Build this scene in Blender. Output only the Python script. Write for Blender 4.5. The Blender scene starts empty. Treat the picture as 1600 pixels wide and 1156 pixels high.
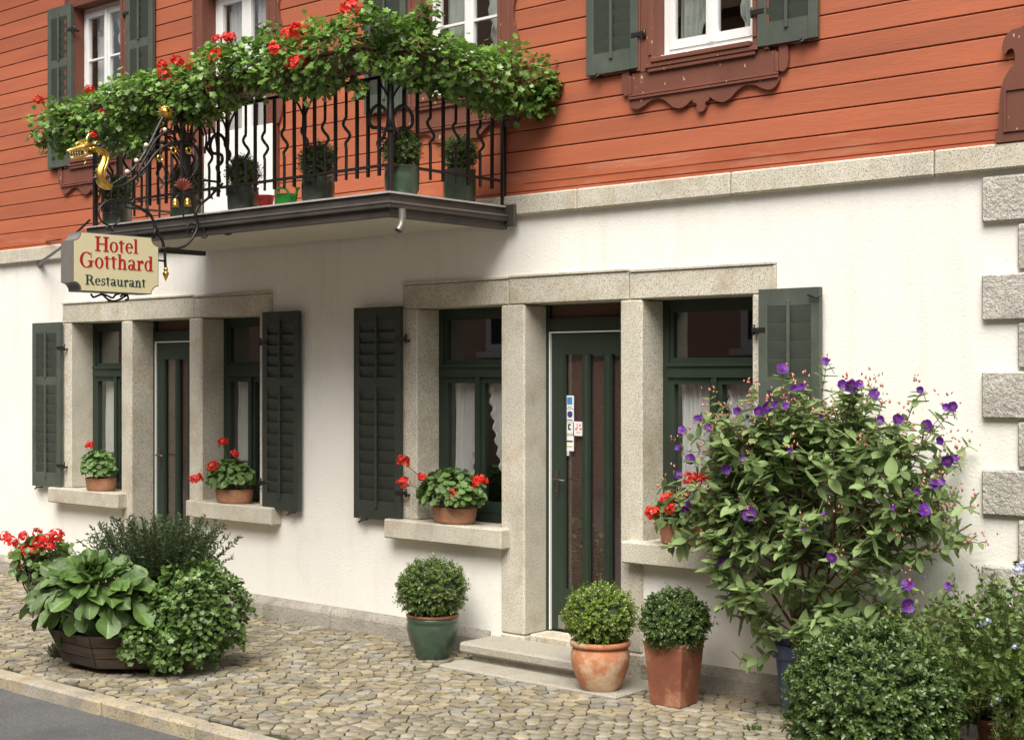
import bpy, bmesh, math, random
import numpy as np
from mathutils import Vector, Matrix, Euler
random.seed(7); rng = np.random.default_rng(7)
R = math.radians
SC = bpy.context.scene
COL = SC.collection

# ------------------------------------------------------------------ camera, sky, sun, exposure
FPX = 2290.0
ALPHA = math.atan2(2600, FPX)
CAM_D, CAM_H = 7.87, 2.02
cam_data = bpy.data.cameras.new("camera")
cam = bpy.data.objects.new("camera", cam_data); COL.objects.link(cam)
cam.location = (0, -CAM_D, CAM_H)
cam.rotation_euler = (R(90), 0, R(90) - ALPHA)
cam_data.sensor_width = 36.0
cam_data.lens = 36.0 * FPX / 1600.0
cam_data.shift_y = 7.0 / 1600.0
cam_data.clip_start = 0.05; cam_data.clip_end = 500
SC.camera = cam
world = bpy.data.worlds.new("World"); SC.world = world; world.use_nodes = True
wn = world.node_tree.nodes; wl = world.node_tree.links
sky = wn.new("ShaderNodeTexSky"); sky.sky_type = 'NISHITA'; sky.sun_disc = False
SUN_EL, SUN_AZ = R(56), R(150)          # azimuth from +y, clockwise: the light comes over the street, from the right
sky.sun_elevation = SUN_EL; sky.sun_rotation = SUN_AZ
sky.air_density = 1.0; sky.dust_density = 6.0; sky.ozone_density = 0.3
bg = wn["Background"]; bg.inputs[1].default_value = 0.068
hsv = wn.new("ShaderNodeHueSaturation"); hsv.inputs['Saturation'].default_value = 0.35
wl.new(sky.outputs[0], hsv.inputs['Color']); wl.new(hsv.outputs[0], bg.inputs[0])
sun_data = bpy.data.lights.new("sun", 'SUN'); sun_data.energy = 2.05; sun_data.angle = R(44); sun_data.color = (1.0, 0.95, 0.87)
sun = bpy.data.objects.new("sun", sun_data); COL.objects.link(sun)
sd = Vector((math.sin(SUN_AZ)*math.cos(SUN_EL), math.cos(SUN_AZ)*math.cos(SUN_EL), math.sin(SUN_EL)))
sun.rotation_euler = sd.to_track_quat('Z', 'Y').to_euler()
sun.location = (-6, -20, 25)
SC.view_settings.view_transform = 'Standard'; SC.view_settings.look = 'None'
SC.view_settings.gamma = 1.0; SC.view_settings.use_curve_mapping = False
SC.view_settings.exposure = 1.1
SC.render.engine = 'CYCLES'
SC.cycles.max_bounces = 10; SC.cycles.transparent_max_bounces = 24

# ------------------------------------------------------------------ helpers
def on_y(px, py, y=0.0):
    "point on the plane y (metres in front of the facade) for a measured photo position"
    p = px - 800; s_, c_ = math.sin(ALPHA), math.cos(ALPHA)
    s = (CAM_D + y) / (FPX*s_ + p*c_)
    return Vector((s*(-FPX*c_ + p*s_), y, CAM_H + s*(585-py)))
def on_x(px, py, x):
    p = px - 800; s_, c_ = math.sin(ALPHA), math.cos(ALPHA)
    s = x / (-FPX*c_ + p*s_)
    return Vector((x, -CAM_D + s*(FPX*s_ + p*c_), CAM_H + s*(585-py)))

def wmat(o):
    m = o.matrix_basis.copy()
    if o.parent: m = wmat(o.parent) @ o.matrix_parent_inverse @ m
    return m
def adopt(o, p):
    "parent o to p, o's own transform being given in world space"
    o.parent = p; o.matrix_parent_inverse = wmat(p).inverted()
    return o
def tag(o, label=None, cat=None, group=None, kind=None):
    if label: o["label"] = label
    if cat: o["category"] = cat
    if group: o["group"] = group
    if kind: o["kind"] = kind
    return o
def empty(name, loc=(0,0,0), rz=0.0):
    o = bpy.data.objects.new(name, None); COL.objects.link(o)
    o.location = loc; o.rotation_euler = (0,0,rz); o.empty_display_size = .1
    return o
def link(name, me, mat=None, parent=None, world=False, smooth=False, loc=None, rot=None):
    o = bpy.data.objects.new(name, me); COL.objects.link(o)
    if mat is not None and not me.materials:
        for m in (mat if isinstance(mat, (list, tuple)) else [mat]): me.materials.append(m)
    if smooth: me.polygons.foreach_set("use_smooth", [True]*len(me.polygons))
    if loc is not None: o.location = loc
    if rot is not None: o.rotation_euler = rot
    if parent is not None:
        if world: adopt(o, parent)
        else: o.parent = parent
    return o
def fast_mesh(name, V, F, tone=None):
    "V (n,3), F (m,k) equal sized faces; tone (m,) per face"
    V = np.asarray(V, dtype=np.float32); F = np.asarray(F, dtype=np.int32)
    me = bpy.data.meshes.new(name)
    me.vertices.add(len(V)); me.vertices.foreach_set("co", V.ravel())
    k = F.shape[1]
    me.loops.add(F.size); me.loops.foreach_set("vertex_index", F.ravel())
    me.polygons.add(len(F))
    me.polygons.foreach_set("loop_start", np.arange(0, F.size, k, dtype=np.int32))
    if tone is not None:
        a = me.attributes.new("tone", 'FLOAT', 'FACE'); a.data.foreach_set("value", np.asarray(tone, dtype=np.float32))
    me.update(calc_edges=True)
    return me
class MB:
    "collects simple solids and links them as one mesh"
    def __init__(s): s.v = []; s.f = []; s.sm = []
    def add(s, vs, fs, sm=False):
        b = len(s.v); s.v += [tuple(v) for v in vs]; s.f += [tuple(i+b for i in f) for f in fs]; s.sm += [sm]*len(fs); return s
    def box(s, x0, x1, y0, y1, z0, z1, b=0.0):
        x0, x1 = sorted((x0,x1)); y0, y1 = sorted((y0,y1)); z0, z1 = sorted((z0,z1))
        if b <= 0:
            vs = [(x,y,z) for x in (x0,x1) for y in (y0,y1) for z in (z0,z1)]
            return s.add(vs, [(0,1,3,2),(4,6,7,5),(0,4,5,1),(2,3,7,6),(0,2,6,4),(1,5,7,3)])
        bm = bmesh.new(); bmesh.ops.create_cube(bm, size=1)
        bmesh.ops.scale(bm, vec=(x1-x0,y1-y0,z1-z0), verts=bm.verts)
        bmesh.ops.translate(bm, vec=((x0+x1)/2,(y0+y1)/2,(z0+z1)/2), verts=bm.verts)
        bmesh.ops.bevel(bm, geom=bm.edges[:], offset=b, segments=1, profile=.5, affect='EDGES')
        bm.verts.index_update(); bm.verts.ensure_lookup_table()
        s.add([v.co[:] for v in bm.verts], [[v.index for v in f.verts] for f in bm.faces]); bm.free(); return s
    def prism(s, pts, d0, d1, axis='y'):
        "pts 2D outline, extruded along axis; pts are (x,z) for y, (y,z) for x, (x,y) for z"
        n = len(pts)
        def P(p, d): return {'y': (p[0], d, p[1]), 'x': (d, p[0], p[1]), 'z': (p[0], p[1], d)}[axis]
        vs = [P(p, d0) for p in pts] + [P(p, d1) for p in pts]
        fs = [tuple(range(n)), tuple(range(2*n-1, n-1, -1))] + [(i, n+i, n+(i+1)%n, (i+1)%n) for i in range(n)]
        return s.add(vs, fs)
    def tube(s, pts, r, seg=8, caps=True, closed=False):
        pts = [Vector(p) for p in pts]; n = len(pts)
        rs = r if isinstance(r, (list, tuple)) else [r]*n
        t0 = (pts[1]-pts[0]).normalized(); up = Vector((0,0,1)) if abs(t0.z) < .9 else Vector((1,0,0))
        nrm = t0.cross(up).normalized(); vs = []; 
        for i, p in enumerate(pts):
            if closed: t = (pts[(i+1) % n]-pts[i-1])
            else: t = (pts[min(i+1,n-1)]-pts[max(i-1,0)])
            if t.length < 1e-9: t = t0
            t.normalize(); nrm = (nrm - t*nrm.dot(t)); 
            if nrm.length < 1e-6: nrm = t.orthogonal()
            nrm.normalize(); bn = t.cross(nrm)
            for k in range(seg):
                a = 2*math.pi*k/seg; vs.append(p + (nrm*math.cos(a)+bn*math.sin(a))*rs[i])
        fs = []
        for i in range(n if closed else n-1):
            j = (i+1) % n
            for k in range(seg):
                k2 = (k+1) % seg; fs.append((i*seg+k, i*seg+k2, j*seg+k2, j*seg+k))
        b = len(s.v); s.add(vs, fs, True)
        if caps and not closed:
            s.f.append(tuple(b+k for k in range(seg-1,-1,-1))); s.sm.append(False)
            s.f.append(tuple(b+(n-1)*seg+k for k in range(seg))); s.sm.append(False)
        return s
    def lathe(s, prof, seg=32, c=(0,0,0), sx=1, sy=1, cap=True):
        n = len(prof); vs = []; fs = []
        for (r, z) in prof:
            for k in range(seg):
                a = 2*math.pi*k/seg; vs.append((c[0]+r*math.cos(a)*sx, c[1]+r*math.sin(a)*sy, c[2]+z))
        for i in range(n-1):
            for k in range(seg):
                k2 = (k+1) % seg; fs.append((i*seg+k, i*seg+k2, (i+1)*seg+k2, (i+1)*seg+k))
        b = len(s.v); s.add(vs, fs, True)
        if cap:
            s.f.append(tuple(b+k for k in range(seg-1,-1,-1))); s.sm.append(False)
            s.f.append(tuple(b+(n-1)*seg+k for k in range(seg))); s.sm.append(False)
        return s
    def ball(s, c, r, seg=12, rings=8, sc=(1,1,1)):
        prof = []
        vs = [(c[0], c[1], c[2]-r*sc[2])]
        for i in range(1, rings):
            t = math.pi*i/rings
            for k in range(seg):
                a = 2*math.pi*k/seg
                vs.append((c[0]+r*math.sin(t)*math.cos(a)*sc[0], c[1]+r*math.sin(t)*math.sin(a)*sc[1], c[2]-r*math.cos(t)*sc[2]))
        vs.append((c[0], c[1], c[2]+r*sc[2])); fs = []
        for k in range(seg): fs.append((0, 1+(k+1)%seg, 1+k))
        for i in range(rings-2):
            for k in range(seg):
                a = 1+i*seg; fs.append((a+k, a+(k+1)%seg, a+seg+(k+1)%seg, a+seg+k))
        l = len(vs)-1; a = 1+(rings-2)*seg
        for k in range(seg): fs.append((a+k, a+(k+1)%seg, l))
        return s.add(vs, fs, True)
    def mesh(s, name):
        me = bpy.data.meshes.new(name); me.from_pydata(s.v, [], s.f)
        me.polygons.foreach_set("use_smooth", s.sm); me.update(); return me
    def build(s, name, mat, parent=None, world=True, loc=None):
        return link(name, s.mesh(name), mat, parent, world, loc=loc)
def bez(ctrl, n=10):
    "Catmull-Rom through the points"
    P = [Vector(p) for p in ctrl]; P = [P[0]*2-P[1]] + P + [P[-1]*2-P[-2]]; out = []
    for i in range(1, len(P)-2):
        for k in range(n):
            t = k/n; a, b, c, d = P[i-1], P[i], P[i+1], P[i+2]
            out.append(.5*((2*b)+(c-a)*t+(2*a-5*b+4*c-d)*t*t+(3*b-a-3*c+d)*t**3))
    out.append(P[-2]); return out

# ------------------------------------------------------------------ materials
def mat(name, col, rough=.6, var=.0, scale=8, bump=0., bscale=60, spec=.5, metal=0., col2=None, c2pos=(.45,.6), c2scale=3, stretch=None,
        trans=0., tone=0., fine=None, dirt=None, coat=0., per_object=0.):
    m = bpy.data.materials.new(name); m.use_nodes = True
    nt = m.node_tree; N = nt.nodes; L = nt.links; b = N["Principled BSDF"]
    b.inputs['Roughness'].default_value = rough; b.inputs['Metallic'].default_value = metal
    b.inputs['Specular IOR Level'].default_value = spec
    if coat: b.inputs['Coat Weight'].default_value = coat; b.inputs['Coat Roughness'].default_value = .15
    tc = N.new("ShaderNodeTexCoord"); src = tc.outputs['Object']
    if stretch:
        mp = N.new("ShaderNodeMapping"); mp.inputs['Scale'].default_value = stretch; L.new(src, mp.inputs[0]); src = mp.outputs[0]
    def noise(sc, det=4, ro=.6):
        n = N.new("ShaderNodeTexNoise"); n.inputs['Scale'].default_value = sc; n.inputs['Detail'].default_value = det; n.inputs['Roughness'].default_value = ro
        L.new(src, n.inputs['Vector']); return n.outputs['Fac']
    def ramp(x, lo, hi, a=0., c=1.):
        r = N.new("ShaderNodeMapRange"); r.inputs['From Min'].default_value = lo; r.inputs['From Max'].default_value = hi
        r.inputs['To Min'].default_value = a; r.inputs['To Max'].default_value = c; L.new(x, r.inputs['Value']); return r.outputs[0]
    def mix(f, A, B, mode='MIX'):
        x = N.new("ShaderNodeMix"); x.data_type = 'RGBA'; x.blend_type = mode
        for s_, v in ((x.inputs[0], f), (x.inputs[6], A), (x.inputs[7], B)):
            if hasattr(v, 'links'): L.new(v, s_)
            elif isinstance(v, (int, float)): s_.default_value = v
            else: s_.default_value = (*v, 1)
        return x.outputs[2]
    c = col
    if col2 is not None: c = mix(ramp(noise(c2scale, 5), *c2pos), c, col2)
    if fine is not None: c = mix(ramp(noise(fine[1], 2, .5), fine[2], fine[3]), c, fine[0])
    if dirt is not None: c = mix(ramp(noise(dirt[1], 6, .7), dirt[2], dirt[3], 0, dirt[4] if len(dirt) > 4 else 1.), c, dirt[0])
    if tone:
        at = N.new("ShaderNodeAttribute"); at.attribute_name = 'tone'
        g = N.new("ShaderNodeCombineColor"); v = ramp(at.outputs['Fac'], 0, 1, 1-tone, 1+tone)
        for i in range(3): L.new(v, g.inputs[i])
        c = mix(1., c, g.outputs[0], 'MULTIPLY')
    if per_object:
        oi = N.new("ShaderNodeObjectInfo"); g = N.new("ShaderNodeCombineColor"); v = ramp(oi.outputs['Random'], 0, 1, 1-per_object, 1+per_object)
        for i in range(3): L.new(v, g.inputs[i])
        c = mix(1., c, g.outputs[0], 'MULTIPLY')
    if var:
        g = N.new("ShaderNodeCombineColor"); v = ramp(noise(scale, 5), .3, .7, 1-var, 1+var)
        for i in range(3): L.new(v, g.inputs[i])
        c = mix(1., c, g.outputs[0], 'MULTIPLY')
    if hasattr(c, 'links'): L.new(c, b.inputs['Base Color'])
    else: b.inputs['Base Color'].default_value = (*c, 1)
    if bump:
        bp = N.new("ShaderNodeBump"); bp.inputs['Strength'].default_value = 1.0; bp.inputs['Distance'].default_value = bump
        L.new(noise(bscale, 4), bp.inputs['Height']); L.new(bp.outputs[0], b.inputs['Normal'])
    if trans:
        out = N["Material Output"]; tr = N.new("ShaderNodeBsdfTranslucent"); ms = N.new("ShaderNodeMixShader"); ms.inputs[0].default_value = trans
        if hasattr(c, 'links'): L.new(c, tr.inputs[0])
        else: tr.inputs[0].default_value = (*c, 1)
        L.new(b.outputs[0], ms.inputs[1]); L.new(tr.outputs[0], ms.inputs[2]); L.new(ms.outputs[0], out.inputs[0])
    return m
def glass(name, tint=(.9,.93,.92), refl=1.0, rough=0.0):
    m = bpy.data.materials.new(name); m.use_nodes = True; N = m.node_tree.nodes; L = m.node_tree.links
    N.remove(N["Principled BSDF"]); out = N["Material Output"]
    t = N.new("ShaderNodeBsdfTransparent"); t.inputs[0].default_value = (*tint, 1)
    g = N.new("ShaderNodeBsdfGlossy"); g.inputs['Roughness'].default_value = rough
    f = N.new("ShaderNodeFresnel"); ge = N.new("ShaderNodeNewGeometry"); mr = N.new("ShaderNodeMapRange")
    mr.inputs['To Min'].default_value = 1.5; mr.inputs['To Max'].default_value = 1/1.5      # same reflectance on both faces of the pane
    L.new(ge.outputs['Backfacing'], mr.inputs['Value']); L.new(mr.outputs[0], f.inputs[0])
    x = N.new("ShaderNodeMath"); x.operation = 'MULTIPLY'; x.inputs[1].default_value = refl; x.use_clamp = True; L.new(f.outputs[0], x.inputs[0])
    ms = N.new("ShaderNodeMixShader"); L.new(x.outputs[0], ms.inputs[0]); L.new(t.outputs[0], ms.inputs[1]); L.new(g.outputs[0], ms.inputs[2])
    L.new(ms.outputs[0], out.inputs[0]); return m
M = {}
M['plaster'] = mat('plaster', (.86,.84,.78), .9, var=.03, scale=1.2, bump=.0032, bscale=52, spec=.2, dirt=((.66,.61,.51), 1.6, .55, .80, .40), fine=((.70,.66,.57), 70, .64, .72))
_n = M['plaster'].node_tree; _b = _n.nodes['Principled BSDF']; _src = _b.inputs['Base Color'].links[0].from_socket
_tc = _n.nodes.new("ShaderNodeTexCoord"); _mp = _n.nodes.new("ShaderNodeMapping"); _mp.inputs['Scale'].default_value = (3.2, 3.2, .22); _n.links.new(_tc.outputs['Object'], _mp.inputs[0])
_no = _n.nodes.new("ShaderNodeTexNoise"); _no.inputs['Scale'].default_value = 2.6; _no.inputs['Detail'].default_value = 6; _n.links.new(_mp.outputs[0], _no.inputs['Vector'])
_mr = _n.nodes.new("ShaderNodeMapRange"); _mr.inputs['From Min'].default_value = .52; _mr.inputs['From Max'].default_value = .78; _mr.inputs['To Max'].default_value = .28; _n.links.new(_no.outputs['Fac'], _mr.inputs['Value'])
_mx = _n.nodes.new("ShaderNodeMix"); _mx.data_type = 'RGBA'; _n.links.new(_mr.outputs[0], _mx.inputs[0]); _n.links.new(_src, _mx.inputs[6]); _mx.inputs[7].default_value = (.66,.61,.50,1); _n.links.new(_mx.outputs[2], _b.inputs['Base Color'])   # faint rain streaks
M['granite'] = mat('granite', (.61,.58,.49), .85, per_object=.05, var=.13, scale=2.5, bump=.0022, bscale=130, spec=.3, fine=((.22,.20,.17), 150, .53, .64), col2=(.62,.575,.46), c2scale=55, c2pos=(.42,.62), dirt=((.36,.28,.16), 3.4, .50, .74, .75))
M['granite_rough'] = mat('granite_rough', (.50,.48,.43), .9, per_object=.08, var=.22, scale=5, bump=.016, bscale=42, spec=.25, fine=((.20,.19,.17), 110, .56, .68), col2=(.44,.41,.36), c2scale=30)
M['granite_plinth'] = mat('granite_plinth', (.40,.37,.315), .9, var=.25, scale=3, bump=.012, bscale=55, spec=.25, fine=((.14,.13,.11), 90, .60, .68), dirt=((.20,.165,.11), 4, .5, .72, .6))
M['board'] = mat('board', (.415,.120,.058), .62, per_object=.09, var=.15, scale=2.2, bump=.0016, bscale=30, stretch=(.35,1,3.2), col2=(.40,.112,.050), c2scale=2.2, c2pos=(.4,.68), dirt=((.50,.17,.08), 6, .62, .8, .5))
M['board_base'] = mat('board_base', (.40,.105,.045), .7, var=.15, scale=3, bump=.002, bscale=25, stretch=(.3,1,2), dirt=((.50,.24,.15), 5, .5, .72, .6))
M['groove'] = mat('groove', (.035,.012,.008), .9)
M['trim'] = mat('trim', (.165,.057,.035), .6, var=.14, scale=4, bump=.0018, bscale=35, stretch=(1,1,.4), fine=((.55,.42,.25), 34, .71, .74))
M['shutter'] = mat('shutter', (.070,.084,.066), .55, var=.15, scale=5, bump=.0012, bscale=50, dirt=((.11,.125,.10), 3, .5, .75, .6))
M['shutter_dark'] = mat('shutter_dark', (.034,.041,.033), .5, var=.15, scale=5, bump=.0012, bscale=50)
M['green_paint'] = mat('green_paint', (.020,.034,.022), .42, var=.12, scale=4, bump=.0008, bscale=40)
M['white_paint'] = mat('white_paint', (.82,.82,.80), .4, var=.02)
M['curtain'] = mat('curtain', (.90,.90,.88), .9, var=.05, scale=10, trans=.35, bump=.001, bscale=300)
M['curtain_green'] = mat('curtain_green', (.60,.66,.60), .9, var=.08, scale=14, trans=.35, bump=.003, bscale=60)
M['interior'] = mat('interior', (.10,.06,.04), .9, var=.3, scale=1)
M['glass'] = glass('glass', tint=(.97,.98,.975), refl=2.1)
M['door_glass'] = glass('door_glass', tint=(.20,.12,.09), refl=1.2, rough=.12)
M['iron'] = mat('iron', (.012,.011,.010), .45, var=.2, scale=20, bump=.0006, bscale=200, spec=.6)
M['flashing'] = mat('flashing', (.55,.54,.50), .5, var=.15, scale=8, metal=.2)
M['zinc'] = mat('zinc', (.20,.19,.175), .45, var=.15, scale=8, metal=.6)
M['fascia'] = mat('fascia', (.060,.050,.043), .6, var=.3, scale=4, bump=.001, bscale=30)
M['soffit'] = mat('soffit', (.62,.58,.50), .9, var=.06, scale=1.5, bump=.001, bscale=60)
M['metal'] = mat('metal', (.10,.09,.08), .4, metal=.7)
M['gold'] = mat('gold', (.95,.62,.16), .28, metal=1.0, var=.2, scale=30, bump=.001, bscale=90)
M['cream'] = mat('cream', (.72,.65,.40), .5, var=.03, scale=6)
M['sign_side'] = mat('sign_side', (.17,.155,.14), .5, var=.12, scale=12)
M['red_print'] = mat('red_print', (.42,.012,.014), .5)
M['dark_print'] = mat('dark_print', (.012,.045,.05), .5)
M['cobble'] = mat('cobble', (.255,.215,.135), .85, var=.34, scale=6, bump=.003, bscale=55, tone=.28, per_object=.16, col2=(.235,.22,.185), c2scale=5, fine=((.17,.14,.10), 80, .60, .70), spec=.35)
M['joint'] = mat('joint', (.030,.024,.015), .95, var=.4, scale=9, bump=.006, bscale=60, col2=(.045,.060,.022), c2scale=2.5, c2pos=(.5,.62))
M['step_stone'] = mat('step_stone', (.40,.375,.315), .88, var=.2, scale=3.5, bump=.004, bscale=70, fine=((.20,.18,.15), 140, .54, .66), dirt=((.20,.17,.12), 3.5, .46, .72, .8))
M['kerb'] = mat('kerb', (.38,.32,.215), .85, var=.25, scale=4, bump=.005, bscale=45, fine=((.13,.115,.09), 80, .58, .68), col2=(.33,.30,.25), c2scale=3)
M['asphalt'] = mat('asphalt', (.085,.085,.085), .8, var=.18, scale=1.5, bump=.004, bscale=150, fine=((.20,.20,.19), 120, .56, .66), dirt=((.055,.053,.05), 2.5, .5, .7, .7))
M['opp_wall'] = mat('opp_wall', (.55,.34,.26), .9, var=.06, scale=1)
M['opp_white'] = mat('opp_white', (.8,.8,.78), .6)
M['opp_dark'] = mat('opp_dark', (.04,.04,.045), .2)
M['roof_tile'] = mat('roof_tile', (.16,.08,.05), .8, var=.3, scale=3)

# ------------------------------------------------------------------ ground, road, kerb
WB = -2.62                              # back of the kerb
asph = MB().box(-60, 60, -60, WB-.10, -.5, -.085)
road = asph.build('road', M['asphalt']); tag(road, 'dark grey asphalt road in front of the kerb', kind='structure')
gr = MB().box(-60, 60, WB-.10, 60, -.5, -.09)
ground = gr.build('ground', M['joint']); tag(ground, 'bare earth under the buildings', kind='structure')
pav = MB().box(-17, 2.5, WB-.01, .01, -.088, -.011)
pavement = pav.build('pavement', M['joint']); tag(pavement, 'tan cobblestone pavement along the hotel wall', kind='structure')
x = -17.0; kl = []
while x < 2.4:
    w = random.choice((.95,1.05,1.15,.9)); kl.append((x, w)); x += w
kerb_root = None
for (x, w) in kl:
    dy = random.uniform(-.008,.008); dz = random.uniform(-.006,.006)
    b = MB().box(x+.005, x+w-.005, WB-.135+dy, WB+.0, -.3, .004+dz, .016)
    o = b.build('kerb_stone' if kerb_root is not None else 'kerb', M['kerb'])
    if kerb_root is None: kerb_root = tag(o, 'long granite kerb stones with yellow lichen along the road', kind='structure')
    else: adopt(o, kerb_root)

# cobbles: jittered rows, each stone a convex cell
def clip(poly, nx, ny, d):
    out = []; n = len(poly)
    for i in range(n):
        a = poly[i]; b = poly[(i+1) % n]; da = a[0]*nx+a[1]*ny-d; db = b[0]*nx+b[1]*ny-d
        if da <= 0: out.append(a)
        if (da < 0 < db) or (db < 0 < da):
            t = da/(da-db); out.append((a[0]+(b[0]-a[0])*t, a[1]+(b[1]-a[1])*t))
    return out
pts = {}
SXC, SYC = .098, .076
nx_ = int(12.2/SXC); ny_ = int((2.62)/SYC)
for j in range(ny_+1):
    for i in range(nx_+1):
        wob = .045*math.sin(i*SXC*1.7+1.3)+.03*math.sin(i*SXC*4.1)
        pts[(i,j)] = (-14.6+(i+.5*(j % 2)+random.uniform(-.32,.32))*SXC, -.03-(j+.5+random.uniform(-.26,.26))*SYC+wob)
def blocked(x, y):                      # under the door slab
    return (-7.12 < x < -5.55 and y > -.60) or (y > -.055)
stones = []
for (i,j), c in pts.items():
    if c[0] > -3.2 or c[1] < WB+.03 or blocked(*c): continue
    poly = [(c[0]-.10,c[1]-.085),(c[0]+.10,c[1]-.085),(c[0]+.10,c[1]+.085),(c[0]-.10,c[1]+.085)]
    for a in range(-2,3):
        for b in range(-2,3):
            q = pts.get((i+a,j+b))
            if q is None or q == c: continue
            dx, dy = q[0]-c[0], q[1]-c[1]; L_ = math.hypot(dx,dy)
            if L_ < 1e-6: continue
            nx, ny = dx/L_, dy/L_
            poly = clip(poly, nx, ny, (c[0]+q[0])/2*nx+(c[1]+q[1])/2*ny - random.uniform(.0028,.0060))
            if len(poly) < 3: break
        if len(poly) < 3: break
    if len(poly) < 3: continue
    poly = [(max(min(x_, -3.1), -14.9), max(y_, WB+.004)) for (x_, y_) in poly]
    cx = sum(p[0] for p in poly)/len(poly); cy = sum(p[1] for p in poly)/len(poly)
    # drop near-duplicate corners
    pp = []
    for p in poly:
        if not pp or math.hypot(p[0]-pp[-1][0], p[1]-pp[-1][1]) > .006: pp.append(p)
    if len(pp) < 3: continue
    stones.append((cx, cy, pp))
def stone_mesh(st):
    cx, cy, pp = st; h = random.uniform(-.004,.006); tx, ty = random.uniform(-.05,.05), random.uniform(-.05,.05)
    n = len(pp); vs = []
    for (s_, z) in ((1., -.03), (.992, -.0035), (.97, -.0005), (.5, .0008)):
        for p in pp:
            dx, dy = (p[0]-cx)*s_, (p[1]-cy)*s_
            vs.append((dx, dy, z+h+dx*tx+dy*ty if z > -.02 else z))
    fs = []
    for r in range(3):
        for k in range(n): fs.append((r*n+k, r*n+(k+1)%n, (r+1)*n+(k+1)%n, (r+1)*n+k))
    fs.append(tuple(3*n+k for k in range(n)))
    return vs, fs
fx_, fy_ = -math.cos(ALPHA), math.sin(ALPHA)
def view_depth(x, y): return x*fx_ + (y+CAM_D)*fy_
def in_view(x, y, z=0):
    d = view_depth(x,y)
    if d < .2: return False
    r = x*math.sin(ALPHA)+(y+CAM_D)*math.cos(ALPHA)
    px = 800+FPX*r/d; py = 585-FPX*(z-CAM_H)/d
    return -10 < px < 1610 and -10 < py < 1166
PLANTER_C = (-8.81, -1.92)
def hidden_cobble(x, y):
    return (math.hypot((x-PLANTER_C[0])/.62, (y-PLANTER_C[1])/.5) < 1) or (x > -4.3 and y > -1.7 and x > -5.2+y*-.1)
stones.sort(key=lambda s: (not (in_view(s[0], s[1]) and not hidden_cobble(s[0], s[1])), view_depth(s[0], s[1])))
rest = MB(); rest_tone = []
for k, st in enumerate(stones):
    vs, fs = stone_mesh(st); tn = random.random()**1.2
    if k < 300:
        me = bpy.data.meshes.new('cobblestone'); me.from_pydata(vs, [], fs)
        a = me.attributes.new("tone", 'FLOAT', 'FACE'); a.data.foreach_set("value", [tn]*len(fs))
        me.polygons.foreach_set("use_smooth", [False]*len(fs))
        link('cobblestone', me, M['cobble'], pavement, True, loc=(st[0], st[1], 0))
    else:
        rest.add([(v[0]+st[0], v[1]+st[1], v[2]) for v in vs], fs, False); rest_tone += [tn]*len(fs)
o = rest.build('cobblestone_field', M['cobble'], pavement); o["kind"] = "stuff"
a = o.data.attributes.new("tone", 'FLOAT', 'FACE'); a.data.foreach_set("value", rest_tone)
# ------------------------------------------------------------------ the hotel
hotel = empty('hotel_building', (-8.5, .5, 0))
tag(hotel, 'hotel with orange weatherboard upper floor over a white plastered ground floor', 'building')
def wall_sheet(name, m, x0, x1, z0, z1, holes, y0, y1):
    xs = sorted({x0, x1, *[h[0] for h in holes], *[h[1] for h in holes]}); zs = sorted({z0, z1, *[h[2] for h in holes], *[h[3] for h in holes]})
    xs = [v for v in xs if x0 <= v <= x1]; zs = [v for v in zs if z0 <= v <= z1]
    def hole(i, k):
        if not (0 <= i < len(xs)-1 and 0 <= k < len(zs)-1): return True
        cx, cz = (xs[i]+xs[i+1])/2, (zs[k]+zs[k+1])/2
        return any(h[0] < cx < h[1] and h[2] < cz < h[3] for h in holes)
    b = MB()
    for i in range(len(xs)-1):
        for k in range(len(zs)-1):
            if hole(i,k): continue
            a, c, d, e = xs[i], xs[i+1], zs[k], zs[k+1]
            b.add([(a,y0,d),(c,y0,d),(c,y0,e),(a,y0,e)], [(0,1,2,3)]); b.add([(a,y1,d),(a,y1,e),(c,y1,e),(c,y1,d)], [(0,1,2,3)])
            if hole(i-1,k): b.add([(a,y0,d),(a,y0,e),(a,y1,e),(a,y1,d)], [(0,1,2,3)])
            if hole(i+1,k): b.add([(c,y0,d),(c,y1,d),(c,y1,e),(c,y0,e)], [(0,1,2,3)])
            if hole(i,k-1): b.add([(a,y0,d),(a,y1,d),(c,y1,d),(c,y0,d)], [(0,1,2,3)])
            if hole(i,k+1): b.add([(a,y0,e),(c,y0,e),(c,y1,e),(a,y1,e)], [(0,1,2,3)])
    return b.build(name, m, hotel)
XL, XR = -19.0, -2.80
BAND0, BAND1 = 3.155, 3.29
# openings of the two groups: window, door, window
GA = dict(x0=-12.78, x1=-9.59, w1=(-12.62,-11.775), d=(-11.61,-10.73), w2=(-10.545,-9.75), j=(-11.69,-10.66))
GB = dict(x0=-8.035, x1=-4.748, w1=(-7.876,-7.024), d=(-6.80,-5.952), w2=(-5.77,-4.92), j=(-6.95,-5.878))
SILL, TOP, LT, REC = .92, 2.52, 2.722, .22
holes = []
for g in (GA, GB):
    for w in (g['w1'], g['w2']): holes.append((w[0]-.05, w[1]+.05, .87, 2.57))
    holes.append((g['d'][0]-.05, g['d'][1]+.05, 0, 2.57))
wall_sheet('plaster_wall', M['plaster'], XL, XR, -.3, BAND0, holes, 0., .30)
UW = dict(a=(-12.55,-11.74), c=(-7.81,-7.03), d=(-5.66,-4.90))     # upper windows
FD = (-10.50,-9.62)                                                  # balcony door
UZ0, UZ1 = 4.11, 5.56
uh = [(v[0]-.03, v[1]+.03, UZ0-.06, UZ1+.03) for v in UW.values()] + [(FD[0]-.03, FD[1]+.03, 3.2, 5.42)]
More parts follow.
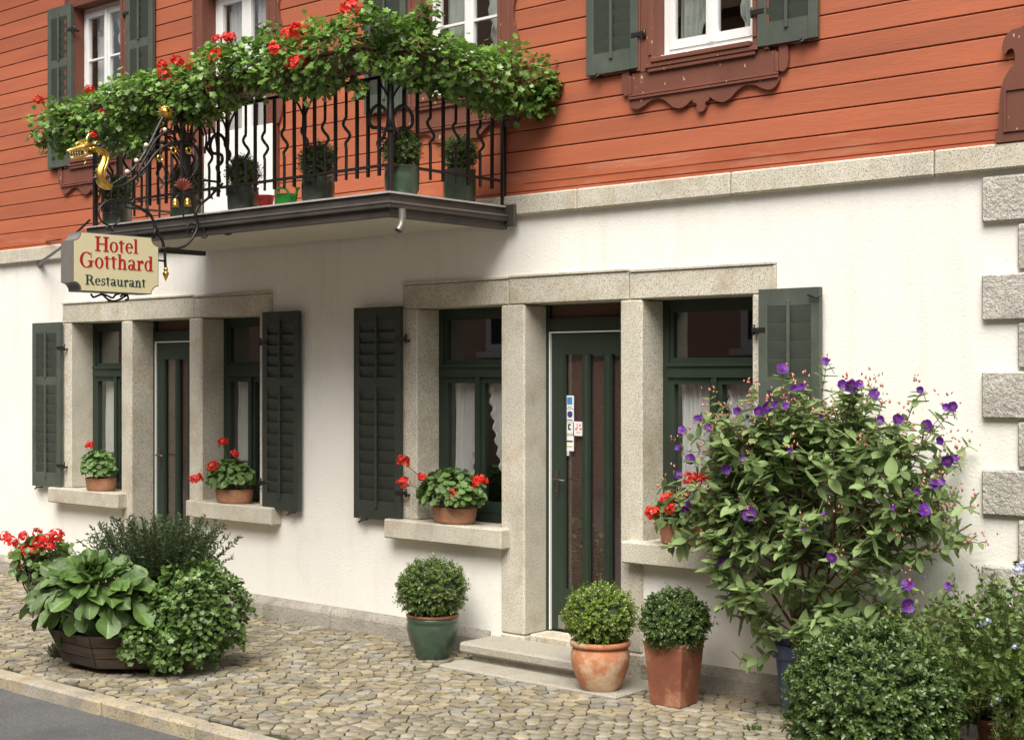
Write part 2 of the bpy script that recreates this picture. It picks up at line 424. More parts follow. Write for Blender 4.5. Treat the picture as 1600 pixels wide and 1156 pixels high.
wall_sheet('upper_wall', M['groove'], XL, XR, BAND0, 6.7, uh, .0, .28)
# closed volume behind, floors between the rooms, back and end walls
MB().box(XL, XR, 3.0, 3.2, -.3, 6.7).box(XL-.2, XL, 0, 3.2, -.3, 6.7).box(XR-.2, XR-.001, .301, 3.0, -.3, 6.7).box(XL+.01, XR-.21, .305, 2.99, 2.95, 3.10).box(XL+.01, XR-.21, .305, 2.99, 6.5, 6.69).box(XL+.01, XR-.21, .305, 2.99, -.2, -.05).build('interior_wall', M['interior'], hotel)
for X in (-12.95, -11.68, -10.66, -9.4, -8.2, -6.9, -5.86, -4.6):
    MB().box(X-.03, X+.03, .32, 2.9, 0, 2.9).build('partition', M['interior'], hotel)
MB().box(XL-.4, XR+.4, -.55, 3.6, 6.70, 6.85).build('eave_board', M['trim'], hotel)
MB().prism([(-.62,6.855),(3.7,6.855),(1.6,9.0)], XL-.5, XR+.5, 'x').build('roof', M['roof_tile'], hotel)

# stone surrounds
def stone(name, x0, x1, y0, y1, z0, z1, m='granite', b=.007): return MB().box(x0,x1,y0,y1,z0,z1,b).build(name, M[m], hotel)
for g in (GA, GB):
    fy = -.018
    w1, d, w2 = g['w1'], g['d'], g['w2']
    # lintel in three blocks with a raised rim along the top
    e = [g['x0'], g['j'][0], g['j'][1], g['x1']]
    for i in range(3):
        dz = (.0, .006, -.004)[i]
        stone('lintel', e[i]+.003, e[i+1]-.003, fy, .30, TOP, LT-.022+dz)
        o = MB().box(e[i]+.003, e[i+1]-.003, fy-.010, .10, LT-.020+dz, LT+dz, .004).build('lintel_rim', M['granite'], hotel)
    stone('jamb_stone', g['x0'], w1[0], fy+.001, .30, SILL+.001, TOP-.003)
    MB().box(g['x0']+.001, g['x0']+.022, fy-.008, fy+.02, SILL+.004, TOP-.005, .003).build('jamb_rim', M['granite'], hotel)
    stone('jamb_stone', w1[1], d[0], fy-.001, .30, .17, TOP-.003, b=.012)
    stone('jamb_stone', d[1], w2[0], fy-.001, .30, .17 , TOP-.003, b=.012)
    stone('jamb_stone', w2[1], g['x1'], fy+.001, .30, SILL+.001, TOP-.003)
    MB().box(g['x1']-.022, g['x1']-.001, fy-.008, fy+.02, SILL+.004, LT-.03, .003).build('jamb_rim', M['granite'], hotel)
    stone('window_sill', g['x0']-.10, w1[1]+.09, -.12, .0165, .775, SILL, b=.011)
    MB().box(w1[0]-.04, w1[1]+.001, .017, .30, .80, SILL-.004).build('sill_slab', M['granite'], hotel)
    stone('window_sill', w2[0]-.10, g['x1']+.11, -.12, .0165, .775, SILL, b=.011)
    MB().box(w2[0]-.001, w2[1]+.04, .017, .30, .80, SILL-.004).build('sill_slab', M['granite'], hotel)
# foot blocks of the door posts, threshold and steps
for g, sx in ((GA, 0), (GB, 1)):
    d = g['d']; w1 = g['w1']; w2 = g['w2']
    stone('foot_block', w1[1]-.004, d[0]+.0, -.024, .30, -.05, .167, b=.012)
    stone('foot_block', d[1]-.0, w2[0]+.004, -.030, .30, -.05, .167, b=.012)
    stone('threshold', d[0]+.003, d[1]-.003, .03, .30, .0, .178, b=.012)
    stone('door_step', d[0]-.32, d[1]+.0+.20*0, -.36, .028, .06, .135, 'step_stone', b=.016)
    stone('step_riser', d[0]-.25, d[1]-.03, -.30, -.002, -.05, .058, 'granite_plinth', b=.01)
pv = MB().box(-7.10, -5.56, -.585, -.001, -.08, .012, .01).build('paving_slab', M['step_stone'], hotel)
# plinth course, in blocks
def plinth(x0, x1, cuts):
    e = [x0]+cuts+[x1]
    for i in range(len(e)-1):
        b = MB(); a, c = e[i]+.004, e[i+1]-.004
        b.prism([(-.045,-.1),(-.045,.105),(-.034,.125),(.0,.165),(.01,.165),(.01,-.1)], a, c, 'x').build('plinth_stone', M['granite_plinth'], hotel)
plinth(-11.93-7, -11.95, [-17.6,-16.1,-14.4,-13.1]); plinth(-10.54, -7.13, [-8.83, -7.9]); plinth(-5.765, XR, [-4.35, -3.5])
# band course
e = [XL, -17, -15.2, -13.5, -11.6, -9.8, -8.1, -6.3, -5.06, -3.9+.2, XR+.03]
for i in range(len(e)-1):
    MB().box(e[i]+.0025, e[i+1]-.0025, -.055, .05, BAND0-.008, BAND1, .010).build('band_stone', M['granite'], hotel)
# quoins at the corner
z = 2.859; i = 0
qs = [(2.859,3.115,1),(2.59,2.845,0),(2.316,2.577,1),(2.05,2.303,0),(1.774,2.038,1),(1.508,1.761,0),(1.239,1.495,1),(.977,1.226,0),(.705,.964,1),(.44,.692,0),(.175,.43,1)]
for z0, z1, lg in qs:
    MB().box(-3.427 if lg else -3.225, XR+.03, -.038 if lg else -.030, .20, z0, z1, .012).build('quoin_stone', M['granite_rough'], hotel)

# weatherboards, row by row, cut at the windows
PITCH = .1432; zb = [3.312+.0] ; z = 3.459
while z < 6.68: zb.append(z); z += PITCH
zb.append(6.69)
cuts = [(UW['a'][0]-.13, UW['a'][1]+.13, 3.93, UZ1+.16), (FD[0]-.14, FD[1]+.14, 3.2, 5.66), (UW['c'][0]-.13, UW['c'][1]+.13, 3.93, UZ1+.16), (UW['d'][0]-.13, UW['d'][1]+.13, 3.93, UZ1+.16)]
for k in range(len(zb)-1):
    z0, z1 = zb[k]+.0035, zb[k+1]-.0025
    segs = [(XL, XR+.01)]
    for c in cuts:
        if z1 > c[2] and z0 < c[3]:
            ns = []
            for a, b_ in segs:
                if c[1] <= a or c[0] >= b_: ns.append((a,b_)); continue
                if c[0] > a: ns.append((a, c[0]))
                if c[1] < b_: ns.append((c[1], b_))
            segs = ns
    for a, b_ in segs:
        t = random.uniform(-.0012,.0012)
        b = MB(); pr = [(-.0185+t, z0),(-.023+t, z0+.004),(-.021+t, z1-.006),(-.0165+t, z1),(.003, z1),(.003, z0)]
        b.prism(pr, a, b_, 'x').build('plank', M['board'] if k else M['board_base'], hotel)
MB().box(XL, -3.33, -.030, -.001, 3.291, 3.3105).build('base_strip', M['board_base'], hotel)
MB().box(-6.8, -3.33, -.0255, -.02, 3.372, 3.378).build('bead', M['board_base'], hotel)
# carved corner board at the right end
cb = [(-3.335,3.292),(-3.335,3.34),(-3.318,3.36),(-3.312,3.50),(-3.305,3.58),(-3.285,3.64),(-3.255,3.685),(-3.225,3.71),(-3.223,3.75),(-3.228,3.785),(-3.24,3.80),(-3.262,3.795),(-3.275,3.775),(-3.29,3.775),(-3.297,3.80),(-3.292,3.84),(-3.275,3.875),(-3.24,3.90),(-3.19,3.905),(-3.15,3.93),(-3.13,4.1),(-3.10,6.6),(XR+.03,6.6),(XR+.03,3.292)]
cbo = MB().prism(cb, -.062, -.024).build('corner_board', M['trim'], hotel)
MB().box(-3.27,XR+.0,-.072,-.063,3.345,3.36).box(-3.285,-3.27,-.072,-.063,3.345,3.585).box(-3.27,XR,-.072,-.063,3.57,3.585).build('corner_moulding', M['trim'], cbo)

# ---------------------------------------------------------------- shutters
def shutter(x0, x1, z0, z1, y=-.035, th=.038, m='shutter', split=.36, n=(5,9), rod=True, hinge=1, lab=None):
    "louvred shutter leaf flat against the wall; outer face at y-th"
    x0 *= .991; x1 *= .991; ya, yb = y-th, y; st = .062; f = MB(); W = x1-x0; Hh = z1-z0
    zm = z1-.10-split*(Hh-.30); 
    f.box(x0, x0+st, ya, yb, z0, z1, .003).box(x1-st, x1, ya, yb, z0, z1, .003)
    f.box(x0+st, x1-st, ya+.001, yb-.001, z1-.105, z1-.001).box(x0+st, x1-st, ya+.001, yb-.001, z0+.001, z0+.14).box(x0+st, x1-st, ya+.001, yb-.001, zm-.04, zm+.04)
    o = f.build('shutter', M[m], hotel)
    if lab: o['label'] = lab
    me = None
    for (a, b_, k) in ((zm+.04, z1-.105, n[0]), (z0+.14, zm-.04, n[1])):
        p = (b_-a)/k
        for i in range(k):
            if me is None or abs(p-pp_) > 1e-4:
                pp_ = p; s = MB()
                s.prism([(.015,-.004),(.0085,-.002),(-.0178,p*.965),(-.0185,p*.985),(-.0075,p*1.0)], -(W/2-st), W/2-st, 'x'); me = s.mesh('slat')
            link('slat', me, M[m], o, True, loc=((x0+x1)/2, (ya+yb)/2, a+i*p))
    if rod:
        for (a, b_) in ((zm+.03, z1-.07), (z0+.09, zm-.03)):
            MB().box((x0+x1)/2-.011, (x0+x1)/2+.011, ya-.014, ya+.004, a, b_, .003).build('control_rod', M[m], o)
    hx = x1 if hinge > 0 else x0
    for z in (z0+.22, z1-.25):
        h = MB().box(hx-.05*hinge, hx+.045*hinge, ya-.004, ya+.002, z-.014, z+.014).tube([(hx+.045*hinge, y-.02, z-.03),(hx+.045*hinge, y-.02, z+.035)], .011, 8).box(hx+.03*hinge, hx+.055*hinge, y-.02, y+.03, z-.022, z-.008)
        h.build('hinge', M['iron'], o)
    ox = x0+.10 if hinge > 0 else x1-.10
    MB().tube([(ox, y+.02, z0-.012),(ox, ya-.012, z0-.012),(ox, ya-.014, z0+.02)], .006, 6).tube([(ox-.03, ya-.012, z0-.03),(ox+.02, ya-.012, z0-.008)], .007, 6).build('shutter_catch', M['iron'], o)
    return o
shutter(-13.36, -12.85, .915, 2.53)
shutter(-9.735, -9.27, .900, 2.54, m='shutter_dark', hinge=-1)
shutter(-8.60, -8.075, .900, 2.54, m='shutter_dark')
sh = shutter(-4.885, -4.455, .905, 2.545, hinge=-1, n=(4,9))
MB().tube([on_y(1262,461,-.09), on_y(1276,466,-.09), on_y(1284,460,-.09)], .006, 6).build('shutter_bolt', M['iron'], sh)
# upper floor
shutter(-13.075, -12.66, 4.04, 5.60)
shutter(-11.73, -11.31, 4.04, 5.60, hinge=-1)
shutter(-8.48, -8.02, 4.04, 5.60)
shutter(-6.255, -5.82, 4.04, 5.60)
shutter(-4.895, -4.475, 4.04, 5.60, hinge=-1)

# ---------------------------------------------------------------- ground floor windows
def curtain(x0, x1, z0, z1, y, sweep=0, m='curtain', frill=False, folds=9, parent=None, top_full=True):
    "gathered cloth; sweep>0: lower edge pulled towards x0, <0: towards x1"
    nx, nz = 60, 26; V = []; F = []
    for k in range(nz+1):
        v = k/nz; z = z1-(z1-z0)*v
        s = abs(sweep)*(v**1.6)
        a, b_ = (x0, x1-(x1-x0)*s) if sweep >= 0 else (x0+(x1-x0)*s, x1)
        for i in range(nx+1):
            u = i/nx; x_ = a+(b_-a)*u
            yy = y+.014*math.sin(u*folds*2*math.pi+.7*math.sin(v*3))*(.55+.45*v)+.005*math.sin(u*31+v*4)
            if frill and ((sweep >= 0 and u > .86) or (sweep < 0 and u < .14)):
                yy -= .018; x_ += .012*math.sin(v*46); yy += .014*math.cos(v*46)
            V.append((x_, yy, z))
    for k in range(nz):
        for i in range(nx): a = k*(nx+1)+i; F.append((a, a+1, a+nx+2, a+nx+1))
    me = fast_mesh('curtain', V, F)
    return link('curtain', me, M[m], parent, True, smooth=True)
def ground_window(w, tilt=(-.012,.01)):
    x0, x1 = w; y0, y1 = REC, REC+.07; f = MB(); t = .05
    f.box(x0+.001, x0+t, y0, y1, SILL, TOP-.002).box(x1-t, x1-.001, y0, y1, SILL, TOP-.002).box(x0+t, x1-t, y0, y1, TOP-.055, TOP-.003).box(x0+t, x1-t, y0, y1, SILL, SILL+.07)
    f.box(x0+t, x1-t, y0-.025, y1, 2.0, 2.10).box(x0+t, x1-t, y0-.04, y0-.025, 2.075, 2.095)
    o = f.build('window', M['green_paint'], hotel)
    xm = (x0+x1)/2
    tr = MB().box(x0+t, x0+t+.03, y0+.01, y1-.01, 2.10, TOP-.055).box(x1-t-.03, x1-t, y0+.01, y1-.01, 2.10, TOP-.055).box(x0+t+.03, x1-t-.03, y0+.01, y1-.01, TOP-.085, TOP-.055).box(x0+t+.03, x1-t-.03, y0+.01, y1-.01, 2.10, 2.13)
    tr.build('transom_frame', M['green_paint'], o)
    p = MB().box(x0+t+.03, x1-t-.03, y0+.03, y0+.034, 2.13, TOP-.085).build('pane', M['glass'], o)
    for s, (a, b_) in ((0, (x0+t, xm-.003)), (1, (xm+.003, x1-t))):
        z0, z1 = SILL+.07, 2.0; c = .045
        sa = MB().box(a, a+c, y0-.006, y1-.015, z0, z1, .004).box(b_-c, b_, y0-.006, y1-.015, z0, z1, .004).box(a+c, b_-c, y0-.005, y1-.016, z1-.045, z1-.001).box(a+c, b_-c, y0-.005, y1-.016, z0+.001, z0+.08)
        if s == 1: sa.box(xm-.025, xm+.019, y0-.022, y0-.007, z0, z1)
        sa.build('sash', M['green_paint'], o)
        MB().box(a+c-.004, b_-c+.004, y0+.02, y0+.024, z0+.075, z1-.04).build('pane', M['glass'], o)
        if s == 0: curtain(a+c, b_-c+.01, 1.26, 1.97, y0+.085, sweep=.30, parent=o, frill=True, folds=7)
        else: curtain(a+c-.02, b_-c+.02, 1.26, 1.97, y0+.085, sweep=-.42, parent=o, frill=True, folds=6)
    return o
for g in (GA, GB):
    ground_window(g['w1']); ground_window(g['w2'])

# ---------------------------------------------------------------- doors
M['door_cloth'] = mat('door_cloth', (.085,.048,.036), .9, var=.4, scale=60, bump=.001, bscale=200)
def door(d, stickers=False, sx=0):
    x0, x1 = d; y = REC+.03; L = MB()
    fr = MB().box(x0+.001, x0+.032, y-.03, y+.06, .178, TOP-.003).box(x1-.032, x1-.001, y-.03, y+.06, .178, TOP-.003).box(x0+.032, x1-.032, y-.03, y+.06, 2.33, 2.42)
    fo = fr.build('door_frame', M['green_paint'], hotel)
    MB().box(x0+.032, x1-.032, y+.005, y+.02, 2.42, TOP-.003).build('transom_panel', M['interior'], fo)
    MB().box(x0+.033, x0+.042, y-.034, y-.012, .19, 2.325).box(x0+.042, x1-.033, y-.034, y-.012, 2.316, 2.3255).build('weather_strip', M['white_paint'], fo)
    a, b_ = x0+.045, x1-.035; zt, zb_ = 2.312, .195
    strips = [(a+.115, a+.29), (a+.335, a+.485), (a+.53, b_-.115)]
    L.box(a, strips[0][0], y-.02, y+.025, zb_, zt, .003).box(strips[2][1], b_, y-.02, y+.025, zb_, zt, .003)
    L.box(strips[0][0], strips[2][1], y-.019, y+.024, 2.16, zt-.001).box(strips[0][0], strips[2][1], y-.019, y+.024, zb_+.001, .49)
    for i in (0,1):
        u, v = strips[i][1], strips[i+1][0]
        L.box(u, v, y-.0185, y+.02, .49, 2.16).prism([(u,y-.0185),((u+v)/2-.006,y-.036),((u+v)/2+.006,y-.036),(v,y-.0185)], .49, 2.16, 'z')
    o = L.build('door', M['green_paint'], hotel)
    for i, (u, v) in enumerate(strips):
        MB().box(u-.003, v+.003, y+.002, y+.007, .487, 2.163).build('pane', M['glass'], o)
        MB().box(u-.004, v+.004, y+.030, y+.034, .48, 2.17).build('door_curtain', M['door_cloth'], o)
        MB().box(u, u+.012, y-.014, y+.0015, .49, 2.16).box(v-.012, v, y-.014, y+.0015, .49, 2.16).build('glazing_bead', M['green_paint'], o)
    MB().box(strips[0][0]-.05, strips[2][1]+.05, y-.026, y-.021, .205, .30, .002).build('kick_plate', M['sign_side'], o)
    hx = a+.05
    MB().box(hx-.018, hx+.018, y-.026, y-.021, 1.14, 1.34, .004).tube([(hx, y-.024, 1.27),(hx, y-.065, 1.27),(hx+.03, y-.07, 1.272),(hx+.115, y-.068, 1.262)], .0085, 8).tube([(hx,y-.022,1.18),(hx,y-.034,1.18)], .011, 8).build('handle', M['metal'], o)
    return o, strips, y
door(GA['d'])
do, strips, dy_ = door(GB['d'])
# stickers on the left glass strip of the main door
stm = lambda n, c: M.setdefault(n, mat(n, c, .5))
stm('sticker_white', (.80,.82,.82)); stm('sticker_blue', (.05,.25,.60)); stm('sticker_navy', (.05,.05,.22)); stm('sticker_black', (.02,.02,.02)); stm('sticker_yellow', (.55,.48,.12)); stm('sticker_red', (.75,.10,.08)); stm('sticker_tan', (.55,.45,.32))
sx0 = strips[0][0]+.004; sy = dy_-.0005
def sticker(x0, x1, z0, z1, marks):
    o = MB().box(x0, x1, sy-.0015, sy, z0, z1).build('sticker', M['sticker_white'], do)
    for (n, mm, sh_) in marks:
        b = MB()
        if sh_[0] == 'r': b.box(sh_[1], sh_[2], sy-.0024, sy-.0017, sh_[3], sh_[4])
        elif sh_[0] == 'm':
            for q in sh_[1:]: b.box(q[0], q[1], sy-.0024, sy-.0017, q[2], q[3])
        else: b.prism([(sh_[1]+sh_[3]*math.cos(t*math.pi/8), sh_[2]+sh_[3]*math.sin(t*math.pi/8)) for t in range(16)], sy-.0024, sy-.0017)
        b.build(n, M[mm], o)
sw = .072
sticker(sx0, sx0+sw, 1.775, 1.870, [('print', 'sticker_blue', ('r', sx0+.012, sx0+sw-.014, 1.806, 1.858)), ('print', 'sticker_black', ('m', (sx0+.018, sx0+.034, 1.784, 1.789), (sx0+.038, sx0+.052, 1.784, 1.789)))])
sticker(sx0, sx0+sw, 1.680, 1.772, [('print', 'sticker_navy', ('c', sx0+.037, 1.736, .024)), ('print', 'sticker_black', ('r', sx0+.012, sx0+sw-.012, 1.692, 1.698))])
sticker(sx0, sx0+sw-.008, 1.600, 1.677, [('print', 'sticker_black', ('m', (sx0+.020, sx0+.032, 1.625, 1.668), (sx0+.032, sx0+.046, 1.657, 1.668), (sx0+.032, sx0+.046, 1.625, 1.635)))])
sticker(sx0, sx0+sw-.010, 1.584, 1.598, [('print', 'sticker_tan', ('r', sx0+.002, sx0+sw-.012, 1.586, 1.596))])
rx = sx0+sw+.001
sticker(rx, rx+.078, 1.585, 1.686, [('print', 'sticker_red', ('m', (rx+.026, rx+.036, 1.655, 1.668), (rx+.050, rx+.062, 1.650, 1.668), (rx+.012, rx+.030, 1.625, 1.638), (rx+.060, rx+.070, 1.625, 1.640), (rx+.024, rx+.040, 1.640, 1.648), (rx+.05, rx+.06, 1.63, 1.64), (rx+.02, rx+.06, 1.606, 1.611)))])
sticker(sx0, sx0+sw, 1.475, 1.582, [('print', 'sticker_black', ('r', sx0+.008, sx0+sw-.010, 1.538, 1.549)), ('print', 'sticker_yellow', ('r', sx0+.008, sx0+sw-.012, 1.502, 1.511))])
sticker(sx0, sx0+.028, 1.442, 1.473, [('print', 'sticker_navy', ('m', (sx0+.006, sx0+.010, 1.448, 1.467), (sx0+.017, sx0+.021, 1.448, 1.467)))])

# ---------------------------------------------------------------- upper windows with carved surrounds
def smooth_outline(pts, n=5):
    P = [Vector((p[0], p[1], 0)) for p in pts]; out = []
    for i in range(len(P)-1):
        a, b, c, d = P[max(i-1,0)], P[i], P[i+1], P[min(i+2,len(P)-1)]
        for k in range(n):
            t = k/n; q = .5*((2*b)+(c-a)*t+(2*a-5*b+4*c-d)*t*t+(3*b-a-3*c+d)*t**3); out.append((q.x, q.y))
    out.append((P[-1].x, P[-1].y)); return out
def casing(x0, x1, z0, z1, apron=True, ears=True):
    c = .125; yb = -.05; cx = (x0+x1)/2; f = MB()
    f.box(x0-c, x0, yb, .13, z0-.10, z1+.13, .004).box(x1, x1+c, yb, .13, z0-.10, z1+.13, .004).box(x0+.001, x1-.001, yb+.001, .13, z1, z1+.129, .004)
    f.box(x0-c, x0-c+.030, yb-.012, yb-.001, z0-.09, z1+.12, .003).box(x1+c-.03, x1+c, yb-.012, yb-.001, z0-.09, z1+.12, .003)
    f.box(x0-.035, x0-.005, yb-.008, yb-.001, z0-.0, z1, .003).box(x1+.005, x1+.035, yb-.008, yb-.001, z0-.0, z1, .003)
    o = f.build('window_surround', M['trim'], hotel)
    if not apron: return o
    # sill moulding, panel, lower moulding, scalloped apron, ears
    hw = (x1-x0)/2
    MB().box(cx-hw, cx+hw, -.085, .13, z0-.055, z0-.022, .005).box(cx-hw-.05, cx+hw+.05, -.075, -.052, z0-.085, z0-.057, .004).box(cx-hw-.03, cx+hw+.03, -.068, -.052, z0-.112, z0-.087, .004).build('sill_moulding', M['trim'], o)
    aw = hw+.19
    MB().box(cx-aw+.02, cx+aw-.02, -.046, -.024, z0-.29, z0-.10).build('apron_panel', M['trim'], o)
    MB().box(cx-aw+.0, cx+aw-.0, -.062, -.047, z0-.252, z0-.240, .002).box(cx-aw+.0, cx+aw-.0, -.066, -.047, z0-.272, z0-.257, .002).box(cx-aw, cx-aw+.022, -.060, -.047, z0-.238, z0-.115, .002).box(cx+aw-.022, cx+aw, -.060, -.047, z0-.238, z0-.115, .002).build('apron_moulding', M['trim'], o)
    half = [(-.0,-.415),(.024,-.408),(.036,-.385),(.032,-.362),(.050,-.352),(.066,-.345),(.068,-.328),(.090,-.34),(.135,-.365),(.185,-.372),(.235,-.352),(.29,-.31),(.35,-.288),(.415,-.295),(.48,-.325),(.53,-.338),(.572,-.325),(.595,-.295),(.598,-.27),(.597,-.268)]
    k = aw/.598; hs = [(p[0]*k, p[1]) for p in half]
    lo = smooth_outline(hs, 4); pts = [(cx+p[0], z0+p[1]) for p in lo] + [(cx-p[0], z0+p[1]) for p in reversed(lo[1:])]
    MB().prism(pts, -.052, -.024).build('carved_apron', M['trim'], o)
    for s in (-1, 1):
        e = [(0,-.05),(.05,-.05),(.062,-.10),(.066,-.17),(.058,-.215),(.034,-.238),(.008,-.235),(0,-.225)]
        e = [(cx+s*(aw+.001+p[0]), z0+p[1]) for p in e]
        MB().prism(e, -.050, -.024).build('carved_ear', M['trim'], o)
    return o
def wavy_side(x, s, z0, z1, parent):
    pts = [(x, z0)]; n = 40
    for i in range(n+1):
        z = z0+(z1-z0)*i/n; t = (z-z0)/.52
        w = .050+.028*math.sin(t*2*math.pi-.6)
        if i in (0,): w = .02
        pts.append((x+s*w, z))
    pts.append((x, z1))
    MB().prism(pts, -.046, -.024).build('carved_side_board', M['trim'], parent)
def upper_window(v, name='upper_window', curt=('curtain_green', True)):
    x0, x1 = v; z0, z1 = UZ0, UZ1; o0 = casing(x0, x1, z0, z1)
    y = .08; cx = (x0+x1)/2; f = MB(); t = .045
    f.box(x0+.001, x0+t, y, y+.06, z0, z1-.001, .003).box(x1-t, x1-.001, y, y+.06, z0, z1-.001, .003).box(x0+t, x1-t, y+.001, y+.059, z1-.05, z1-.002).box(x0+t, x1-t, y+.001, y+.059, z0+.001, z0+.045)
    f.box(x0+.003, x1-.003, y-.045, y-.002, z0-.018, z0+.012, .003)
    o = f.build('window', M['white_paint'], hotel)
    for a, b_, s in ((x0+t+.002, cx-.002, 0), (cx+.002, x1-t-.002, 1)):
        c = .042; w = MB().box(a, a+c, y-.012, y+.035, z0+.047, z1-.052, .004).box(b_-c, b_, y-.012, y+.035, z0+.047, z1-.052, .004).box(a+c, b_-c, y-.011, y+.034, z0+.048, z0+.047+.06).box(a+c, b_-c, y-.011, y+.034, z1-.10, z1-.053)
        for q in (1,2): w.box(a+c, b_-c, y-.004, y+.028, z0+.10+(z1-z0-.2)*q/3, z0+.118+(z1-z0-.2)*q/3)
        if s: w.box(cx-.02, cx+.02, y-.024, y-.0125, z0+.05, z1-.055, .003)
        w.build('sash', M['white_paint'], o)
        MB().box(a+c-.003, b_-c+.003, y+.012, y+.016, z0+.10, z1-.095).build('pane', M['glass'], o)
    curtain(x0+t+.02, cx-.03, z0+.03, z1-.06, y+.10, sweep=.38, m=curt[0], frill=True, folds=4, parent=o)
    curtain(cx+.04, x1-t-.02, z0+.12, z1-.06, y+.10, sweep=-.55, m=curt[0], frill=True, folds=4, parent=o)
    return o0
o = upper_window(UW['d'])
o = upper_window(UW['c']); wavy_side(UW['c'][1]+.126, 1, 4.15, 5.6, o)
o = upper_window(UW['a'], curt=('curtain', True))
# balcony door
o = casing(FD[0], FD[1], 3.40, 5.38, apron=False)
wavy_side(FD[1]+.126, 1, 4.1, 5.4, o)
y = .10; x0, x1 = FD; cx = (x0+x1)/2
f = MB().box(x0+.001, x0+.05, y, y+.06, 3.24, 5.379).box(x1-.05, x1-.001, y, y+.06, 3.24, 5.379).box(x0+.05, x1-.05, y+.001, y+.059, 5.33, 5.378)
fd = f.build('balcony_door', M['white_paint'], hotel)
for a, b_ in ((x0+.052, cx-.002), (cx+.002, x1-.052)):
    c = .06; w = MB().box(a, a+c, y-.012, y+.035, 3.25, 5.328, .004).box(b_-c, b_, y-.012, y+.035, 3.25, 5.328, .004).box(a+c, b_-c, y-.011, y+.034, 3.251, 3.35).box(a+c, b_-c, y-.011, y+.034, 5.25, 5.327).box(a+c, b_-c, y-.011, y+.034, 3.88, 3.97).box(a+c, b_-c, y-.006, y+.03, 4.72, 4.745)
    w.build('door_leaf', M['white_paint'], fd)
    MB().box(a+c-.002, b_-c+.002, y+.006, y+.02, 3.348, 3.882).build('door_panel', M['white_paint'], fd)
    MB().box(a+c-.003, b_-c+.003, y+.012, y+.016, 3.96, 5.26).build('pane', M['glass'], fd)
    curtain(a+c-.01, b_-c+.01, 3.98, 5.25, y+.07, sweep=.0, folds=5, parent=fd)
MB().box(x0+.06, x1+.12, -.075, -.056, 3.262, 4.10, .004).box(x0+.12, x1+.06, -.079, -.0755, 3.32, 4.04, .002).build('draught_board', M['white_paint'], fd)

# stay rods from the sign bracket come later. Balcony
BX0, BX1, BY = -10.46, -6.945, -1.20
ZS = 3.215
bal = MB().box(BX0, BX1, BY, -.056, 3.09, ZS-.012).build('balcony', M['soffit'], hotel); bal['label'] = 'stone balcony slab with dark gutter edge'
def strip_around(y, e, z0, z1, name, m, th=.02, b=.0):
    x0, x1 = BX0-e, BX1+e; yf = BY-e
    s = MB().box(x0, x1, yf, yf+th, z0, z1, b).box(x1-th, x1, yf+th+.001, -.058, z0, z1, b).box(x0, x0+th, yf+th+.001, -.058, z0, z1, b)
    return s.build(name, M[m], bal)
strip_around(0, .030, ZS-.010, ZS+.002, 'slab_flashing', 'flashing', .12)
strip_around(0, .012, 3.145, ZS-.0115, 'fascia_board', 'fascia', .02)
strip_around(0, .050, 3.105, 3.148, 'gutter', 'fascia', .06, .006)
strip_around(0, .020, 3.052, 3.104, 'lower_fascia', 'fascia', .05)
strip_around(0, .056, 3.138, 3.152, 'gutter_lip', 'zinc', .010)
MB().box(BX1+.001, BX1+.11, -.085, -.058, 3.07, 3.225, .006).build('gutter_stop', M['fascia'], bal)
sp = on_y(606, 352, -1.3)
MB().tube([(sp.x, -1.17, 3.10), (sp.x, -1.17, 3.03), (sp.x+.0, -1.18, 2.99), (sp.x+.0, -1.205, 2.955)], .024, 14, caps=False).tube([(sp.x,-1.202,2.959),(sp.x, -1.19, 2.972)], .020, 14).build('rainwater_spout', M['zinc'], bal)
# railing
RY = BY+.04; RX1 = BX1-.03; RX0 = BX0+.03; RZ, RT = 3.40, 3.985
def bar(p, q, w=.014, h=.014):
    b = MB(); p = Vector(p); q = Vector(q)
    if abs(p.x-q.x) > abs(p.y-q.y): b.box(p.x, q.x, p.y-w, p.y+w, p.z-h, p.z+h)
    else: b.box(p.x-w, p.x+w, p.y, q.y, p.z-h, p.z+h)
    return b
for z, h, n in ((RZ, .009, 'lower_rail'), (RT, .012, 'top_rail')):
    bar((RX0, RY, z), (RX1, RY, z), .013, h).build(n, M['iron'], bal)
    bar((RX1, RY+.014, z), (RX1, -.03, z), .013, h).build(n, M['iron'], bal)
    bar((RX0, RY+.014, z), (RX0, -.03, z), .013, h).build(n, M['iron'], bal)
straight = MB().box(-.0095,.0095,-.0095,.0095, 3.335, RT-.013).mesh('baluster')
zw = [3.335,3.45,3.55,3.585,3.61,3.635,3.66,3.69,3.72,3.75,3.77,RT-.013]
ww = [0,0,0,-.006,.022,.036,.020,-.012,-.030,-.012,0,0]
wave_x = MB().tube(bez([(w,0,z) for w,z in zip(ww,zw)], 4), .0108, 6).mesh('baluster')
wave_y = MB().tube(bez([(0,w,z) for w,z in zip(ww,zw)], 4), .0108, 6).mesh('baluster')
n = 32; 
for i in range(1, n):
    x = RX1+(RX0-RX1)*i/n
    link('baluster', wave_x if i % 2 == 0 and i > 2 else straight, M['iron'], bal, True, loc=(x, RY, 0))
n2 = 9
for i in range(1, n2):
    yy = RY+(-.04-RY)*i/n2
    link('baluster', wave_y if i % 2 == 1 and i > 2 else straight, M['iron'], bal, True, loc=(RX1, yy, 0))
    link('baluster', wave_y if i % 2 == 1 else straight, M['iron'], bal, True, loc=(RX0, yy, 0))
for x, yy in ((RX1, RY), (RX0, RY), (RX1, -.045), (RX0, -.045)):
    MB().box(x-.016, x+.016, yy-.016, yy+.016, ZS-.012, RT+.03, .003).box(x-.030, x+.030, yy-.030, yy+.030, ZS-.011, ZS+.008, .003).build('railing_post', M['iron'], bal)
